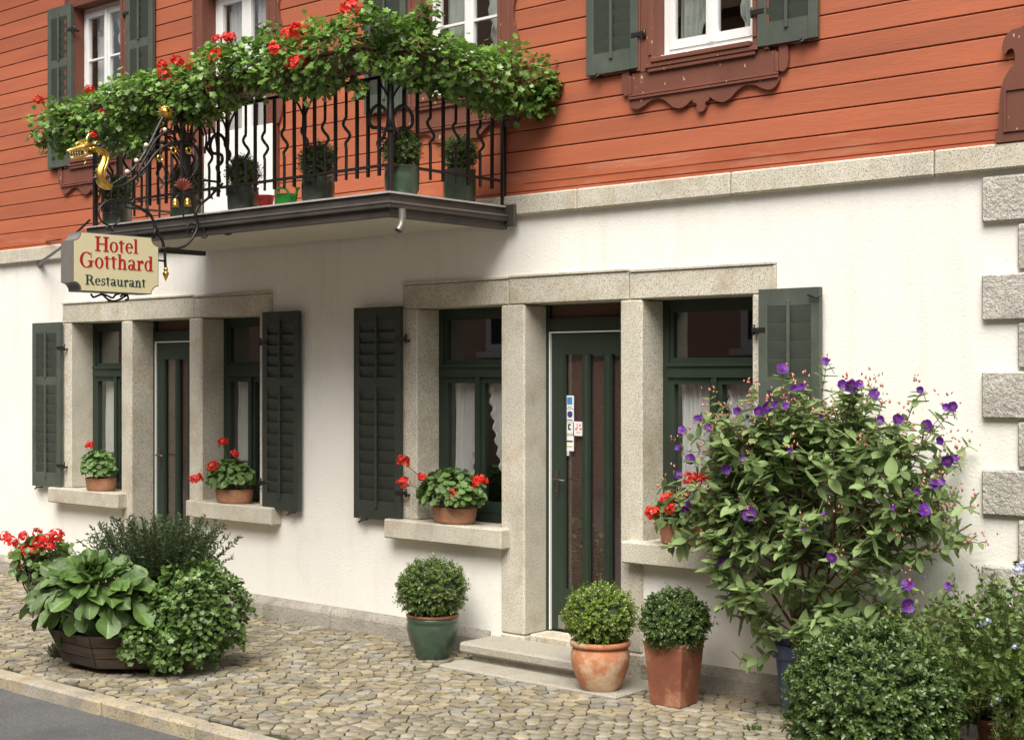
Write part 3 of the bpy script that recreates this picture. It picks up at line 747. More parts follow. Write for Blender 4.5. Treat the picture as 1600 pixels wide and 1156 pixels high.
def scroll(P0, ax, s):
    "wrought iron branch with a loop, leaving the post at P0 along axis ax ('x'/'y')"
    c = [(0,3.66),(.03,3.74),(.08,3.79),(.14,3.80),(.19,3.765),(.205,3.71),(.175,3.665),(.12,3.655),(.07,3.64),(.06,3.60),(.085,3.575),(.12,3.56),(.115,3.53),(.09,3.51)]
    pts = [((P0[0]+s*a, P0[1]-.0, z) if ax == 'x' else (P0[0], P0[1]+s*a, z)) for a, z in c]
    MB().tube(bez(pts, 5), (.0125), 7).build('scroll', M['iron'], bal)
def branch(P0, ax, s):
    c = [(0,3.74),(.012,3.82),(.05,3.89),(.085,3.93),(.10,3.965)]
    pts = [((P0[0]+s*a, P0[1], z) if ax == 'x' else (P0[0], P0[1]+s*a, z)) for a, z in c]
    MB().tube(bez(pts, 4), .008, 6).build('branch', M['iron'], bal)
P0 = (RX1, RY)
MB().box(RX1-.034, RX1+.034, RY-.034, RY+.034, 3.62, 3.645, .004).tube([(RX1,RY,3.645),(RX1,RY,3.70),(RX1,RY,RT)], [.034,.026,.020], 8).build('post_sleeve', M['iron'], bal)
scroll(P0, 'x', -1); scroll(P0, 'y', 1); branch(P0, 'x', -1); branch(P0, 'y', 1)
for i in (8, 16, 24):
    x = RX1+(RX0-RX1)*i/n
    MB().tube([(x,RY,RZ),(x,RY,3.62),(x,RY,3.75),(x,RY,RT)], [.010,.011,.018,.013], 8).build('railing_post', M['iron'], bal)
    for s in (-1,1): branch((x,RY), 'x', s)
    if i == 16: scroll((x,RY), 'x', -1)
# leafy fan of iron strands near the middle of the railing
xf = RX1+(RX0-RX1)*20/n
for k, (dx, dz) in enumerate(((-.26,.42),(-.20,.50),(-.13,.54),(-.06,.56),(.03,.55),(-.30,.33),(.09,.50),(-.34,.50),(-.42,.46),(-.24,.58),(.14,.44),(-.38,.38))):
    c = [(xf, RY-.014, 3.42), (xf+dx*.12, RY-.03, 3.42+dz*.4), (xf+dx*.5, RY-.045, 3.42+dz*.85), (xf+dx, RY-.03, 3.42+dz), (xf+dx*1.25, RY-.02, 3.42+dz*.86)]
    MB().tube(bez(c, 5), .0075, 6).build('iron_strand', M['iron'], bal)

# ---------------------------------------------------------------- house across the street (seen mirrored in the panes)
opp = empty('opposite_house', (-16, -14.2, 0)); tag(opp, 'terracotta coloured house across the street seen only mirrored in the window panes', 'building')
MB().box(-34, 9, -22, -14.2, -.3, 8.4).build('wall', M['opp_wall'], opp)
MB().prism([(-22.6,8.405),(-13.6,8.405),(-18,11.4)], -34.5, 9.5, 'x').build('roof', M['roof_tile'], opp)
for zc in (3.45, 6.4):
    for i in range(13):
        xc = -32.3+i*3.1
        w = MB().box(xc-.62, xc+.62, -14.198, -14.10, zc-.95, zc+.95).build('window', M['opp_white'], opp)
        MB().box(xc-.46, xc-.03, -14.098, -14.09, zc-.8, zc+.8).box(xc+.03, xc+.46, -14.098, -14.09, zc-.8, zc+.8).build('pane', M['opp_dark'], w)
        MB().box(xc-.8, xc+.8, -14.199, -14.0, zc-1.08, zc-.96).build('sill', M['opp_white'], w)
MB().box(-60, 60, -14.1, -12.2, -.3, .03).build('opposite_pavement', M['kerb'])
bpy.data.objects['opposite_pavement'].name = 'far_pavement'; bpy.data.objects['far_pavement']['kind'] = 'structure'; bpy.data.objects['far_pavement']['label'] = 'stone pavement on the far side of the road'
# ------------------------------------------------------------------ plants
M['leaf_box'] = mat('leaf_box', (.090,.140,.030), .38, tone=.55, trans=.2, spec=.6)
M['leaf_box_light'] = mat('leaf_box_light', (.15,.22,.036), .38, tone=.50, trans=.25, spec=.6)
M['leaf_box_dark'] = mat('leaf_box_dark', (.062,.105,.022), .45, tone=.60, trans=.15, spec=.65)
M['leaf_geranium'] = mat('leaf_geranium', (.120,.205,.058), .5, tone=.45, trans=.22)
M['leaf_ivy'] = mat('leaf_ivy', (.135,.245,.045), .38, tone=.55, trans=.25, spec=.6)
M['leaf_ivy_ground'] = mat('leaf_ivy_ground', (.095,.165,.038), .40, tone=.5, trans=.22, spec=.6)
M['leaf_bergenia'] = mat('leaf_bergenia', (.125,.215,.056), .30, tone=.55, trans=.20, per_object=.22, var=.25, scale=14, bump=.003, bscale=45, spec=.6)
M['leaf_tib'] = mat('leaf_tib', (.25,.345,.135), .6, tone=.42, trans=.38, bump=.0008, bscale=120, spec=.35)
M['leaf_plumbago'] = mat('leaf_plumbago', (.135,.21,.052), .5, tone=.5, trans=.28)
M['leaf_conifer'] = mat('leaf_conifer', (.045,.078,.026), .55, tone=.5, trans=.1)
M['leaf_heather'] = mat('leaf_heather', (.085,.060,.035), .6, tone=.4, trans=.1)
M['leaf_silver'] = mat('leaf_silver', (.20,.24,.14), .6, tone=.4, trans=.2)
M['twig'] = mat('twig', (.075,.048,.030), .8, var=.3, scale=20)
M['twig_red'] = mat('twig_red', (.15,.075,.045), .7, var=.3, scale=20)
M['stem_green'] = mat('stem_green', (.10,.14,.05), .6)
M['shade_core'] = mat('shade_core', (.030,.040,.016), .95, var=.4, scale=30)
M['petal_red'] = mat('petal_red', (.72,.030,.018), .5, trans=.2, tone=.2)
M['petal_purple'] = mat('petal_purple', (.15,.020,.33), .5, trans=.25, tone=.3)
M['petal_pale'] = mat('petal_pale', (.62,.66,.85), .6, trans=.3)
M['bud_pink'] = mat('bud_pink', (.58,.22,.17), .5, tone=.35)
M['stamen'] = mat('stamen', (.35,.12,.30), .6)
M['terracotta'] = mat('terracotta', (.50,.20,.095), .75, var=.14, scale=9, bump=.0015, bscale=60, dirt=((.62,.48,.33), 5.5, .46, .60, .85))
M['terracotta_bowl'] = mat('terracotta_bowl', (.40,.19,.10), .75, var=.2, scale=12, bump=.0012, bscale=80, dirt=((.20,.12,.075), 9, .5, .7, .6))
M['terracotta_square'] = mat('terracotta_square', (.22,.075,.040), .75, var=.25, scale=7, bump=.002, bscale=50, dirt=((.45,.25,.16), 6, .50, .68, .7))
M['glaze_green'] = mat('glaze_green', (.045,.080,.050), .30, var=.22, scale=7, bump=.0012, bscale=40, coat=.3, dirt=((.09,.14,.10), 8, .55, .75, .5))
M['glaze_dark'] = mat('glaze_dark', (.035,.048,.035), .35, var=.2, scale=7, coat=.3)
M['glaze_blue'] = mat('glaze_blue', (.045,.075,.17), .4, var=.2, scale=6, coat=.2)
M['rim_rust'] = mat('rim_rust', (.22,.085,.045), .6, var=.2, scale=12)
M['soil'] = mat('soil', (.035,.024,.016), .95, bump=.01, bscale=60)
M['old_wood'] = mat('old_wood', (.060,.043,.030), .85, per_object=.25, var=.45, scale=5, bump=.003, bscale=40, stretch=(1,1,5))
M['box_plastic'] = mat('box_plastic', (.085,.032,.022), .6, var=.15, scale=6)

def unit(a): return a/np.maximum(np.linalg.norm(a, axis=1, keepdims=True), 1e-9)
def scatter(name, T, P, X, Z, S, tone=None):
    "T = (verts, faces): leaf along +x, normal +z. One mesh of all the leaves."
    TV, TF = np.array(T[0], float), np.array(T[1], int); P = np.asarray(P, float); n = len(P)
    X = unit(np.asarray(X, float)); Z = np.asarray(Z, float); Z = unit(Z - X*(Z*X).sum(1, keepdims=True)); Y = np.cross(Z, X)
    S = np.broadcast_to(np.asarray(S, float), (n,))
    V = P[:,None,:] + S[:,None,None]*(TV[None,:,0:1]*X[:,None,:] + TV[None,:,1:2]*Y[:,None,:] + TV[None,:,2:3]*Z[:,None,:])
    F = (TF[None,:,:] + (np.arange(n)*len(TV))[:,None,None]).reshape(-1, TF.shape[1])
    if tone is None: tone = rng.random(n)
    return fast_mesh(name, V.reshape(-1,3), F, np.repeat(tone, len(TF)))
L_OVAL = ([(0,0,0),(.5,-.27,.05),(1,0,-.03),(.5,.27,.05)], [(0,1,2),(0,2,3)])
L_LANCE = ([(0,0,0),(.35,-.17,.04),(1,0,-.10),(.35,.17,.04)], [(0,1,2),(0,2,3)])
def lobed(nl=5, deep=.28, cup=.10):
    V = [(.42,0,-.04)]; n = nl*3; F = []
    for k in range(n):
        a = math.pi + .35 + (2*math.pi-.7)*k/(n-1)
        r = .5*(1 - deep*(.5+.5*math.cos(2*math.pi*(k+1.0)/3)) )
        V.append((.42+r*math.cos(a)*1.05, r*math.sin(a)*1.1, cup*(r/.5)**2))
    V.append((.02,0,0))
    idx = list(range(1, n+1))
    for i in range(n-1): F.append((0, idx[i], idx[i+1]))
    F.append((0, idx[-1], n+1)); F.append((0, n+1, idx[0]))
    return V, F
L_IVY = lobed(5, .42, .07); L_GER = lobed(7, .16, .14)
def sphere_dirs(n):
    v = rng.normal(size=(n,3)); return unit(v)
def perp(v, n):
    r = rng.normal(size=v.shape); return unit(np.cross(v, r))
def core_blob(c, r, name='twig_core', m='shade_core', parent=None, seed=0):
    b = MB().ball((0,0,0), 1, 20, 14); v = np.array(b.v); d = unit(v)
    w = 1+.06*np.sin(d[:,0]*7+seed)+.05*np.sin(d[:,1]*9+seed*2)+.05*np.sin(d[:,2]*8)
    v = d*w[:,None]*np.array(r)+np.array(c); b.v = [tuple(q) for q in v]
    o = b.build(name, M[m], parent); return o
def box_leaves(c, r, sprigs, lsize=.019, flat=1.0, inner=2500, seedshape=0., rough=1.7):
    "clipped box: short sprigs standing out of a ball"
    d = sphere_dirs(sprigs); d = d[d[:,2] > -.86]
    rr = r*(1+.035*rough*np.sin(d[:,0]*9+seedshape)*np.sin(d[:,1]*8+1)+.03*np.sin(d[:,2]*11+seedshape)+rng.normal(0,.026*rough**.5,len(d)))
    base = np.array(c)+d*(rr-.035)[:,None]*np.array([1,1,flat])
    ax = unit(d+rng.normal(0,.42,d.shape)+np.array([0,0,.25]))
    P = []; X = []; Z = []; tn = []
    u = perp(ax, 1); w = np.cross(ax, u); st = rng.random(len(d))
    ln = .030+.022*rng.random(len(d))*(1+1.6*(rng.random(len(d)) > .95))
    for k in range(5):
        for s in (-1, 1):
            e = u if k % 2 else w
            P.append(base+ax*(ln*(k+.3)/4.2)[:,None]); X.append(unit(ax*.75+e*s+rng.normal(0,.15,ax.shape))); Z.append(unit(ax-e*s*.5+rng.normal(0,.2,ax.shape)))
            tn.append(np.clip(.25+.5*st+.08*k+rng.normal(0,.12,len(d)), 0, 1))
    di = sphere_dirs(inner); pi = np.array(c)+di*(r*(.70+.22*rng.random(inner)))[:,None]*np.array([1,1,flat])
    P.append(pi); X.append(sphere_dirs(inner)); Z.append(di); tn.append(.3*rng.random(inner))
    P = np.concatenate(P); return P, np.concatenate(X), np.concatenate(Z), lsize*(.75+.5*rng.random(len(P))), np.concatenate(tn)
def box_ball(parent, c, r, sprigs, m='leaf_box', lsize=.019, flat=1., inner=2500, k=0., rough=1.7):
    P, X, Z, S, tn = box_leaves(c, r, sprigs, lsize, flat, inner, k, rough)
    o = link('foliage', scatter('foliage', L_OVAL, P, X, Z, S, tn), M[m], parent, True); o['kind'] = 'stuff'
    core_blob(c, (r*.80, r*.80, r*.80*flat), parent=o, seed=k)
    return o
def on_g(px, py, z=0.0):
    p = px-800; s = (CAM_H-z)/(py-585)
    return Vector((s*(-FPX*math.cos(ALPHA)+p*math.sin(ALPHA)), -CAM_D+s*(FPX*math.sin(ALPHA)+p*math.cos(ALPHA)), z))

def pot_round(root, prof, m, rimprof=None, rim_m=None, soil_r=None, soil_z=None, seg=40):
    b = MB().lathe(prof, seg, cap=False); r0 = prof[0][0]
    b.add([(r0*math.cos(2*math.pi*k/seg), r0*math.sin(2*math.pi*k/seg), prof[0][1]) for k in range(seg)], [tuple(range(seg-1,-1,-1))])
    o = b.build('pot', M[m], root, world=False)
    if rimprof: MB().lathe(rimprof, seg, cap=False).build('rim', M[rim_m or m], o, world=False)
    if soil_r: MB().lathe([(soil_r, soil_z-.01),(soil_r*.6, soil_z),(.001, soil_z+.006)], 24, cap=False).build('soil', M['soil'], o, world=False)
    return o
# --- three potted box balls by the main door
g = on_g(676, 1027); root = empty('potted_boxwood', (g.x, g.y, -.002))
tag(root, 'clipped box ball in a green glazed pot with a rust rim', 'potted plant', 'clipped box balls in pots along the wall')
pot_round(root, [(.108,0),(.116,.008),(.132,.05),(.166,.13),(.184,.205),(.186,.245),(.176,.262),(.184,.268),(.186,.292),(.180,.298)], 'glaze_green', [(.180,.297),(.188,.300),(.190,.312),(.182,.319),(.168,.318),(.160,.29)], 'rim_rust', .165, .295)
MB().tube([(0,0,.28),(0,0,.42)], .018, 8).build('trunk', M['twig'], root, world=False)
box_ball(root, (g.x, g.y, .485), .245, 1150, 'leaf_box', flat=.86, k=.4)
g = on_g(938, 1078); root = empty('potted_boxwood', (g.x, g.y, .010))
tag(root, 'round light green box ball in a bellied terracotta pot in front of the door step', 'potted plant', 'clipped box balls in pots along the wall')
pot_round(root, [(.115,0),(.122,.008),(.150,.06),(.180,.14),(.190,.20),(.186,.245),(.176,.270),(.172,.278)], 'terracotta', [(.172,.277),(.190,.279),(.196,.292),(.196,.306),(.188,.314),(.172,.314),(.165,.28)], None, .17, .29)
MB().tube([(0,0,.28),(0,0,.42)], .018, 8).build('trunk', M['twig'], root, world=False)
box_ball(root, (g.x, g.y, .475), .222, 1050, 'leaf_box_light', flat=.90, k=1.7)
g = on_g(1053, 1100); root = empty('potted_boxwood', (g.x, g.y, 0), R(5))
tag(root, 'tousled box ball in a tall square reddish terracotta planter', 'potted plant', 'clipped box balls in pots along the wall')
b = MB(); lv = [(.098,0),(.104,.012),(.134,.372),(.137,.380),(.136,.392),(.128,.394),(.120,.390),(.116,.35)]
vs = []; fs = []
for h, z in lv: vs += [(-h,-h,z),(h,-h,z),(h,h,z),(-h,h,z)]
for i in range(len(lv)-1):
    for k in range(4): fs.append((i*4+k, i*4+(k+1)%4, i*4+4+(k+1)%4, i*4+4+k))
fs.append((3,2,1,0)); b.add(vs, fs); 
sq = b.build('planter_box', M['terracotta_square'], root, world=False)
MB().box(-.117,.117,-.117,.117,.34,.362).build('soil', M['soil'], sq, world=False)
MB().tube([(0,0,.34),(0,0,.45)], .018, 8).build('trunk', M['twig'], root, world=False)
box_ball(root, (g.x, g.y, .505), .205, 1000, 'leaf_box_dark', flat=.92, lsize=.021, k=3.1)
# --- large box ball in the corner of the picture
gx, gy = -3.375, -1.42; root = empty('boxwood_shrub', (gx, gy, 0))
tag(root, 'large dark glossy box ball standing on the cobbles in front of the blue pot', 'shrub')
MB().tube([(0,0,-.01),(0,0,.3)], .04, 8).build('trunk', M['twig'], root, world=False)
pot_round(root, [(.17,0),(.19,.02),(.23,.20),(.235,.21)], 'glaze_dark', None, None, .21, .19)
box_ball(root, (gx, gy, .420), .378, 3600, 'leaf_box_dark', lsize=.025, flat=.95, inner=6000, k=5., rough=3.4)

# --- geranium parts
def flower_head(name, r, n, m='petal_red', petal=.013):
    d = sphere_dirs(n*3); d = d[d[:,2] > -.35][:n]; P = []; X = []; Z = []; tn = []
    for q in d:
        c = q*r*(.65+.45*random.random()); a0 = random.random()*6; u = unit(np.cross(q, rng.normal(size=3))[None])[0]; w = np.cross(q, u)
        t = .3+.7*random.random()
        for k in range(5):
            a = a0+k*2*math.pi/5; e = u*math.cos(a)+w*math.sin(a)
            P.append(c); X.append(e+q*.25); Z.append(q+rng.normal(0,.2,3)); tn.append(t)
    T = ([(0,0,0),(.55,-.36,.06),(1,-.22,0),(1.05,.22,0),(.55,.36,.06)], [(0,1,2,3,4)])
    T = ([(0,0,0),(.6,-.40,.06),(1,0,0),(.6,.40,.06)], [(0,1,2,3)])
    return scatter(name, T, P, X, Z, petal, np.array(tn))
HEADS = [flower_head('flower_head', .041, 30, petal=.0165) for _ in range(4)]
for h in HEADS: h.materials.append(M['petal_red'])
def add_head(parent, p, s=1., base=None, rs=None):
    o = link('flower_head', random.choice(HEADS), None, parent, True, loc=p, rot=(random.uniform(-.4,.4), random.uniform(-.4,.4), random.uniform(0,6)))
    s *= 1.15; o.scale = (s,s,s)
    o.matrix_parent_inverse = wmat(parent).inverted()
    if base is not None:
        p = Vector(p); b_ = Vector(base); mid = (p+b_)/2+Vector((0,0,.02))
        MB().tube(bez([b_, mid, p], 4), .0032, 5).build('flower_stem', M['stem_green'], parent)
def dome_leaves(c, rad, n, zmin=-.4):
    "leaves on an ellipsoid, facing out and up"
    d = sphere_dirs(n*2); d = d[d[:,2] > zmin][:n]; n = len(d)
    q = .55+.45*rng.random(n)**.5
    P = np.array(c)+d*q[:,None]*np.array(rad)
    Z = unit(d*.8+np.array([0,0,.55])+rng.normal(0,.30,d.shape)); X = unit(np.cross(Z, rng.normal(size=d.shape))+np.array([0,0,-.15]))
    return P, X, Z, q
def geranium(px, py, label, heads, w=.16, dpt=.10, h=.12, yy=-.005, crown=(.22,.16,.16), cz=.17, n=170, cx=0., sc=1.0, ridges=3):
    p = on_y(px, py, yy); zz = SILL+.001
    root = empty('potted_geranium', (p.x, yy, zz)); tag(root, label, 'potted plant', 'geranium bowls on the window sills')
    prof = [(.86,0),(.90,.004)]
    for i in range(ridges*2+1): prof.append((.92+.10*(i/(ridges*2))+(.035 if i % 2 else 0), .008+(h-.016)*i/(ridges*2)))
    prof += [(1.05,h-.004),(1.05,h),(.96,h),(.94,h-.03)]
    b = MB().lathe([(r*w, z) for r, z in prof], 36, sy=dpt/w, cap=True)
    po = b.build('pot', M['terracotta_bowl'], root, world=False)
    MB().lathe([(w*.94,h-.02),(.001,h-.012)], 24, sy=dpt/w, cap=False).build('soil', M['soil'], po, world=False)
    P, X, Z, q = dome_leaves((p.x+cx, yy-.03, zz+cz), crown, n)
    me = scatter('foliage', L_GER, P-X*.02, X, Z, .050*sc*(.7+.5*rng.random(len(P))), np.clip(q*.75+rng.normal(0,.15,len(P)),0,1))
    fo = link('foliage', me, M['leaf_geranium'], root, True); fo['kind'] = 'stuff'
    st = MB()
    for k in range(14):
        e = P[random.randrange(len(P))]; st.tube(bez([(p.x+random.uniform(-.4,.4)*w, yy+random.uniform(-.03,.03), zz+h-.02), ((p.x+e[0])/2, (yy+e[1])/2, e[2]-.03), tuple(e)], 3), .0035, 5)
    st.build('stem', M['stem_green'], root)
    for (hx, hy, s, ex) in heads:
        pt = on_y(hx, hy, yy-.03-ex); add_head(root, pt, s, (p.x+(pt.x-p.x)*.3, yy-.02, zz+h+.03))
    return root
geranium(158, 762, 'round pot of pale green geranium with one red bloom on the sill under the sign', [(140,696,.85,.12)], w=.180, dpt=.12, crown=(.20,.15,.17), cz=.22, n=240, sc=1.12)
geranium(366, 782, 'terracotta bowl of geranium on the sill beside the shutter nearest the left door', [(307,748,1.15,.16),(333,729,1.05,.15),(348,692,.95,.05),(366,709,.8,.04)], w=.200, dpt=.125, crown=(.27,.16,.165), cz=.21, n=300, cx=-.01, sc=1.12)
geranium(710, 816, 'oval terracotta bowl of geranium with red blooms on the sill left of the main door', [(630,722,1.05,.16),(630,755,1.0,.16),(660,746,.8,.14),(707,770,.75,.13),(750,754,1.15,.12)], w=.190, dpt=.125, crown=(.30,.18,.19), cz=.22, n=360, cx=0., sc=1.15)
# long shoot carrying the two outlying blooms
geranium(1072, 845, 'terracotta bowl of orange red geranium half hidden behind the purple flowered bush', [(1021,802,1.05,.14),(1042,779,1.0,.14),(1078,750,1.1,.13),(1098,746,.9,.1),(1100,786,.8,.12),(1048,796,.8,.15)], w=.190, dpt=.12, crown=(.24,.16,.15), cz=.19, n=240, sc=1.1)

# --- ivy geraniums in boxes on the balcony rail
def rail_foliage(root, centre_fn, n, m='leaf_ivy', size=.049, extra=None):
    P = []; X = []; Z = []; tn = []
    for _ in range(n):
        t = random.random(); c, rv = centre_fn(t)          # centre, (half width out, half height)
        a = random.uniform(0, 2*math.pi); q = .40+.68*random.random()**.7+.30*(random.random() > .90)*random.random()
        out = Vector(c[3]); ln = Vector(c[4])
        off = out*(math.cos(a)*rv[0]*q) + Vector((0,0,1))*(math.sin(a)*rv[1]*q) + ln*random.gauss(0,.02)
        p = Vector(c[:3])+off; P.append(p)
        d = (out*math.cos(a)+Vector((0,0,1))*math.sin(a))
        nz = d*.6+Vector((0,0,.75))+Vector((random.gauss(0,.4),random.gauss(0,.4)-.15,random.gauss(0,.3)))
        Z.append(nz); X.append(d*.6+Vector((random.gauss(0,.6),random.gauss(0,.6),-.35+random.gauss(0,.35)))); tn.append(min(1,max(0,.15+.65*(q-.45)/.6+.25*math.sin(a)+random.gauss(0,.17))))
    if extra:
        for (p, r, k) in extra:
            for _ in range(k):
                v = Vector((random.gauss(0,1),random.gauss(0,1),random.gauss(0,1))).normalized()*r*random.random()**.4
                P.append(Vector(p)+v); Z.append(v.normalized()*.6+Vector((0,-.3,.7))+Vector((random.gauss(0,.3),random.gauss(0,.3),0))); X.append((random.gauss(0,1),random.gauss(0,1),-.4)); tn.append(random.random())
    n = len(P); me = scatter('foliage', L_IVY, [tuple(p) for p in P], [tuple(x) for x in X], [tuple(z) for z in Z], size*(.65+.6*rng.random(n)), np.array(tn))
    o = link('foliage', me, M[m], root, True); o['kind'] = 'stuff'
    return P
def lump(x, a=0.): return .5*math.sin(x*5.3+a)+.3*math.sin(x*11.7+2*a)+.2*math.sin(x*23+a)
FY = -1.36
def front_box(xa, xb, label, heads, dense=1750, extra=None, za=0., zb_=0.):
    root = empty('geranium_box', ((xa+xb)/2, FY, 3.99)); tag(root, label, 'flower box', 'geranium boxes hung on the balcony railing')
    L_ = xb-xa
    bx = MB().box(max(xa,BX0)+.01, min(xb,BX1)-.01, FY-.08, FY+.075, 3.985, 4.13, .008).box(max(xa,BX0)+.0, min(xb,BX1)-.0, FY-.088, FY+.083, 4.118, 4.136, .003)
    bx.build('planter_box', M['box_plastic'], root)
    def cf(t):
        x = xa+L_*t; z = 4.115+za*(1-t)+zb_*t+.06*lump(x, .5); w = .21+.06*lump(x,1.9); h = .19+.06*lump(x,3.3)
        return ((x, FY-.04+.03*lump(x,4), z, (0,-1,0), (1,0,0)), (w, h))
    P = rail_foliage(root, cf, int(dense*L_), extra=extra)
    for (hx, hy, s) in heads:
        yy = FY-.23; p = on_y(hx, hy, yy); add_head(root, p, s, (p.x+random.uniform(-.04,.04), yy+.10, p.z-.10))
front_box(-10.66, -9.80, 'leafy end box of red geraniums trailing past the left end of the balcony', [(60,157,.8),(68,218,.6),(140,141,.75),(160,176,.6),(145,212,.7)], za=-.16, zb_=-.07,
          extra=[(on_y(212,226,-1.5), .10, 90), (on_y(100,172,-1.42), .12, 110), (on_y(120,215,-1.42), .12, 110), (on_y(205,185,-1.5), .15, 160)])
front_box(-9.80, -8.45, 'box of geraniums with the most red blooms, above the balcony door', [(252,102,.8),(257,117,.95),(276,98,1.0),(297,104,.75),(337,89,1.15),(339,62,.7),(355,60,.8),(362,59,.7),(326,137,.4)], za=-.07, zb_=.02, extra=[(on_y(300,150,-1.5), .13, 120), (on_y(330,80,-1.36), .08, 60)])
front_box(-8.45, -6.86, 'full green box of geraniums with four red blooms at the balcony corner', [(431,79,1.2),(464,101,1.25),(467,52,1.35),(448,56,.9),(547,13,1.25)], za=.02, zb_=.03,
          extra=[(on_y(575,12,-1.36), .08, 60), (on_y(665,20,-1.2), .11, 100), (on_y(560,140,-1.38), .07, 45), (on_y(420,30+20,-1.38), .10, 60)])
root = empty('geranium_box', (-6.85, -.6, 3.99)); tag(root, 'flowerless green geranium box on the short side of the balcony by the wall', 'flower box', 'geranium boxes hung on the balcony railing')
MB().box(-6.94, -6.78, -1.16, -.06, 3.985, 4.13, .008).box(-6.947, -6.772, -1.165, -.055, 4.118, 4.136, .003).build('planter_box', M['box_plastic'], root)
def cf(t):
    y = -1.35+1.33*t; z = 4.10-.07*t+.045*lump(y,2); w = .19+.04*lump(y,1)+.05*t; h = .185+.03*lump(y,3)+.02*t
    return ((-6.80+.07*t, y, z, (1,0,0), (0,1,0)), (w, h))
rail_foliage(root, cf, 2500, extra=[(Vector((-6.58,-.10,3.92)), .13, 220), (Vector((-6.52,-.12,4.02)), .12, 160), (Vector((-6.66,-.4,3.9)), .09, 90), (Vector((-6.80,-1.2,4.28)), .08, 60)])

# --- small box balls in pots on the balcony
def balcony_pot(px, base_py, label, wpx=52, m='glaze_dark', r=.125, h=.205, lm='leaf_box_dark', yd=-1.0):
    s = (CAM_H-ZS)/(base_py-585); p = on_g(px, base_py, ZS-.010)
    yy = yd; p = on_y(px, base_py, yy); X0 = p.x
    root = empty('balcony_boxwood', (X0, yy, ZS-.0115)); tag(root, label, 'potted plant', 'small box balls in pots on the balcony floor')
    w = .114
    pot_round(root, [(w*.80,0),(w*.84,.006),(w*1.0,.05),(w*1.04,h*.7),(w*.99,h*.93),(w*1.03,h*.95),(w*1.03,h)], m, [(w*1.03,h),(w*.94,h),(w*.9,h-.03)], None, w*.92, h-.02)
    box_ball(root, (X0, yy, ZS+h+r*.80), r, 420, lm, lsize=.017, inner=500, k=px)
balcony_pot(183, 342, 'dark box ball pot at the far left end of the balcony, behind the dragon bracket')
balcony_pot(292, 334, 'dark box ball pot on the balcony behind the red and gold iron flower')
balcony_pot(380, 325, 'box ball in a dark pot in front of the white balcony door', r=.125)
balcony_pot(497, 305, 'box ball in a dark pot right of the green watering can', r=.13)
M['glaze_olive'] = mat('glaze_olive', (.050,.080,.050), .35, var=.25, scale=8, coat=.2)
balcony_pot(628, 290, 'box ball in a green pot behind the balcony corner post', m='glaze_olive', lm='leaf_box')
balcony_pot(718, 296, 'box ball in a green pot on the short side of the balcony', m='glaze_olive', lm='leaf_box', h=.265, yd=-.30)

# --- wooden planter at the kerb
pc = Vector((PLANTER_C[0], PLANTER_C[1], 0)); root = empty('wooden_planter', (pc.x, pc.y, 0))
tag(root, 'low octagonal wooden planter overflowing with broad glossy leaves and trailing greenery', 'planter')
def octa(rx, ry, z, k=8, a0=math.pi/8): return [(rx*math.cos(a0+2*math.pi*i/k)/math.cos(math.pi/8), ry*math.sin(a0+2*math.pi*i/k)/math.cos(math.pi/8), z) for i in range(k)]
body = MB().add(octa(.48,.39,.05)+octa(.57,.47,.27), [tuple((i,(i+1)%8,8+(i+1)%8,8+i)) for i in range(8)]+[tuple(range(7,-1,-1))]).build('inner_box', M['old_wood'], root, world=False)
for (za, zb2, ra, rb_) in ((.045,.112,.495,.525),(.117,.190,.527,.562),(.195,.268,.565,.602)):
    for i in range(8):
        A = octa(ra, ra*.82, za), octa(rb_, rb_*.82, zb2), octa(ra-.03, (ra-.03)*.82, za), octa(rb_-.03, (rb_-.03)*.82, zb2)
        j = (i+1) % 8
        def lerp(p, q, t): return tuple(p[k]+(q[k]-p[k])*t for k in range(3))
        q = []
        for ring in A: q += [lerp(ring[i], ring[j], .01), lerp(ring[i], ring[j], .99)]
        MB().add(q, [(0,1,3,2),(5,4,6,7),(0,2,6,4),(1,5,7,3),(2,3,7,6),(0,4,5,1)]).build('plank', M['old_wood'], root, world=False)
for a in range(4):
    t = math.pi/4+a*math.pi/2; MB().box(.31*math.cos(t)-.04, .31*math.cos(t)+.04, .26*math.sin(t)-.035, .26*math.sin(t)+.035, -.016, .062, .004).build('foot', M['old_wood'], root, world=False)
MB().lathe([(.56,.25),(.3,.265),(.001,.28)], 8, sy=.82, cap=False).build('soil', M['soil'], root, world=False)
# bergenia: each leaf a part
def bergenia_leaf():
    V = []; F = []; nu, nv = 8, 7; SS = (-1,-.72,-.38,-.06,.06,.38,.72,1); wob = random.uniform(0, 6)
    for i in range(nu+1):
        t = i/nu; w = (.05+.29*min(1,t*1.4)**1.6)*(1-max(0,(t-.55)/.45)**2.6)**.5+.02 if t < .98 else .13
        for j in range(nv+1):
            s = SS[j]
            x = t; y = s*w; z = .13*abs(s)**1.6*(1-.3*t)-.30*t**2.5+.035*math.sin(t*13+s*3+wob)*abs(s)+.02*math.sin(t*9+wob)*s
            z -= .020 if abs(s) < .1 else 0
            V.append((x, y, z))
    for i in range(nu):
        for j in range(nv): a = i*(nv+1)+j; F.append((a, a+nv+1, a+nv+2, a+1))
    return V, F
BL = []
for _ in range(6):
    V, F = bergenia_leaf(); tf = .15+.45*random.random(); me = fast_mesh('leaf', V, F, np.array([.98 if k % 7 == 3 else tf+random.uniform(-.05,.05) for k in range(len(F))])); me.materials.append(M['leaf_bergenia'])
    me.polygons.foreach_set('use_smooth', [True]*len(F)); BL.append(me)
bc = pc+Vector((-.0,-.29,.33)); pl = root
berg = empty('bergenia_plant', bc); adopt(berg, root)
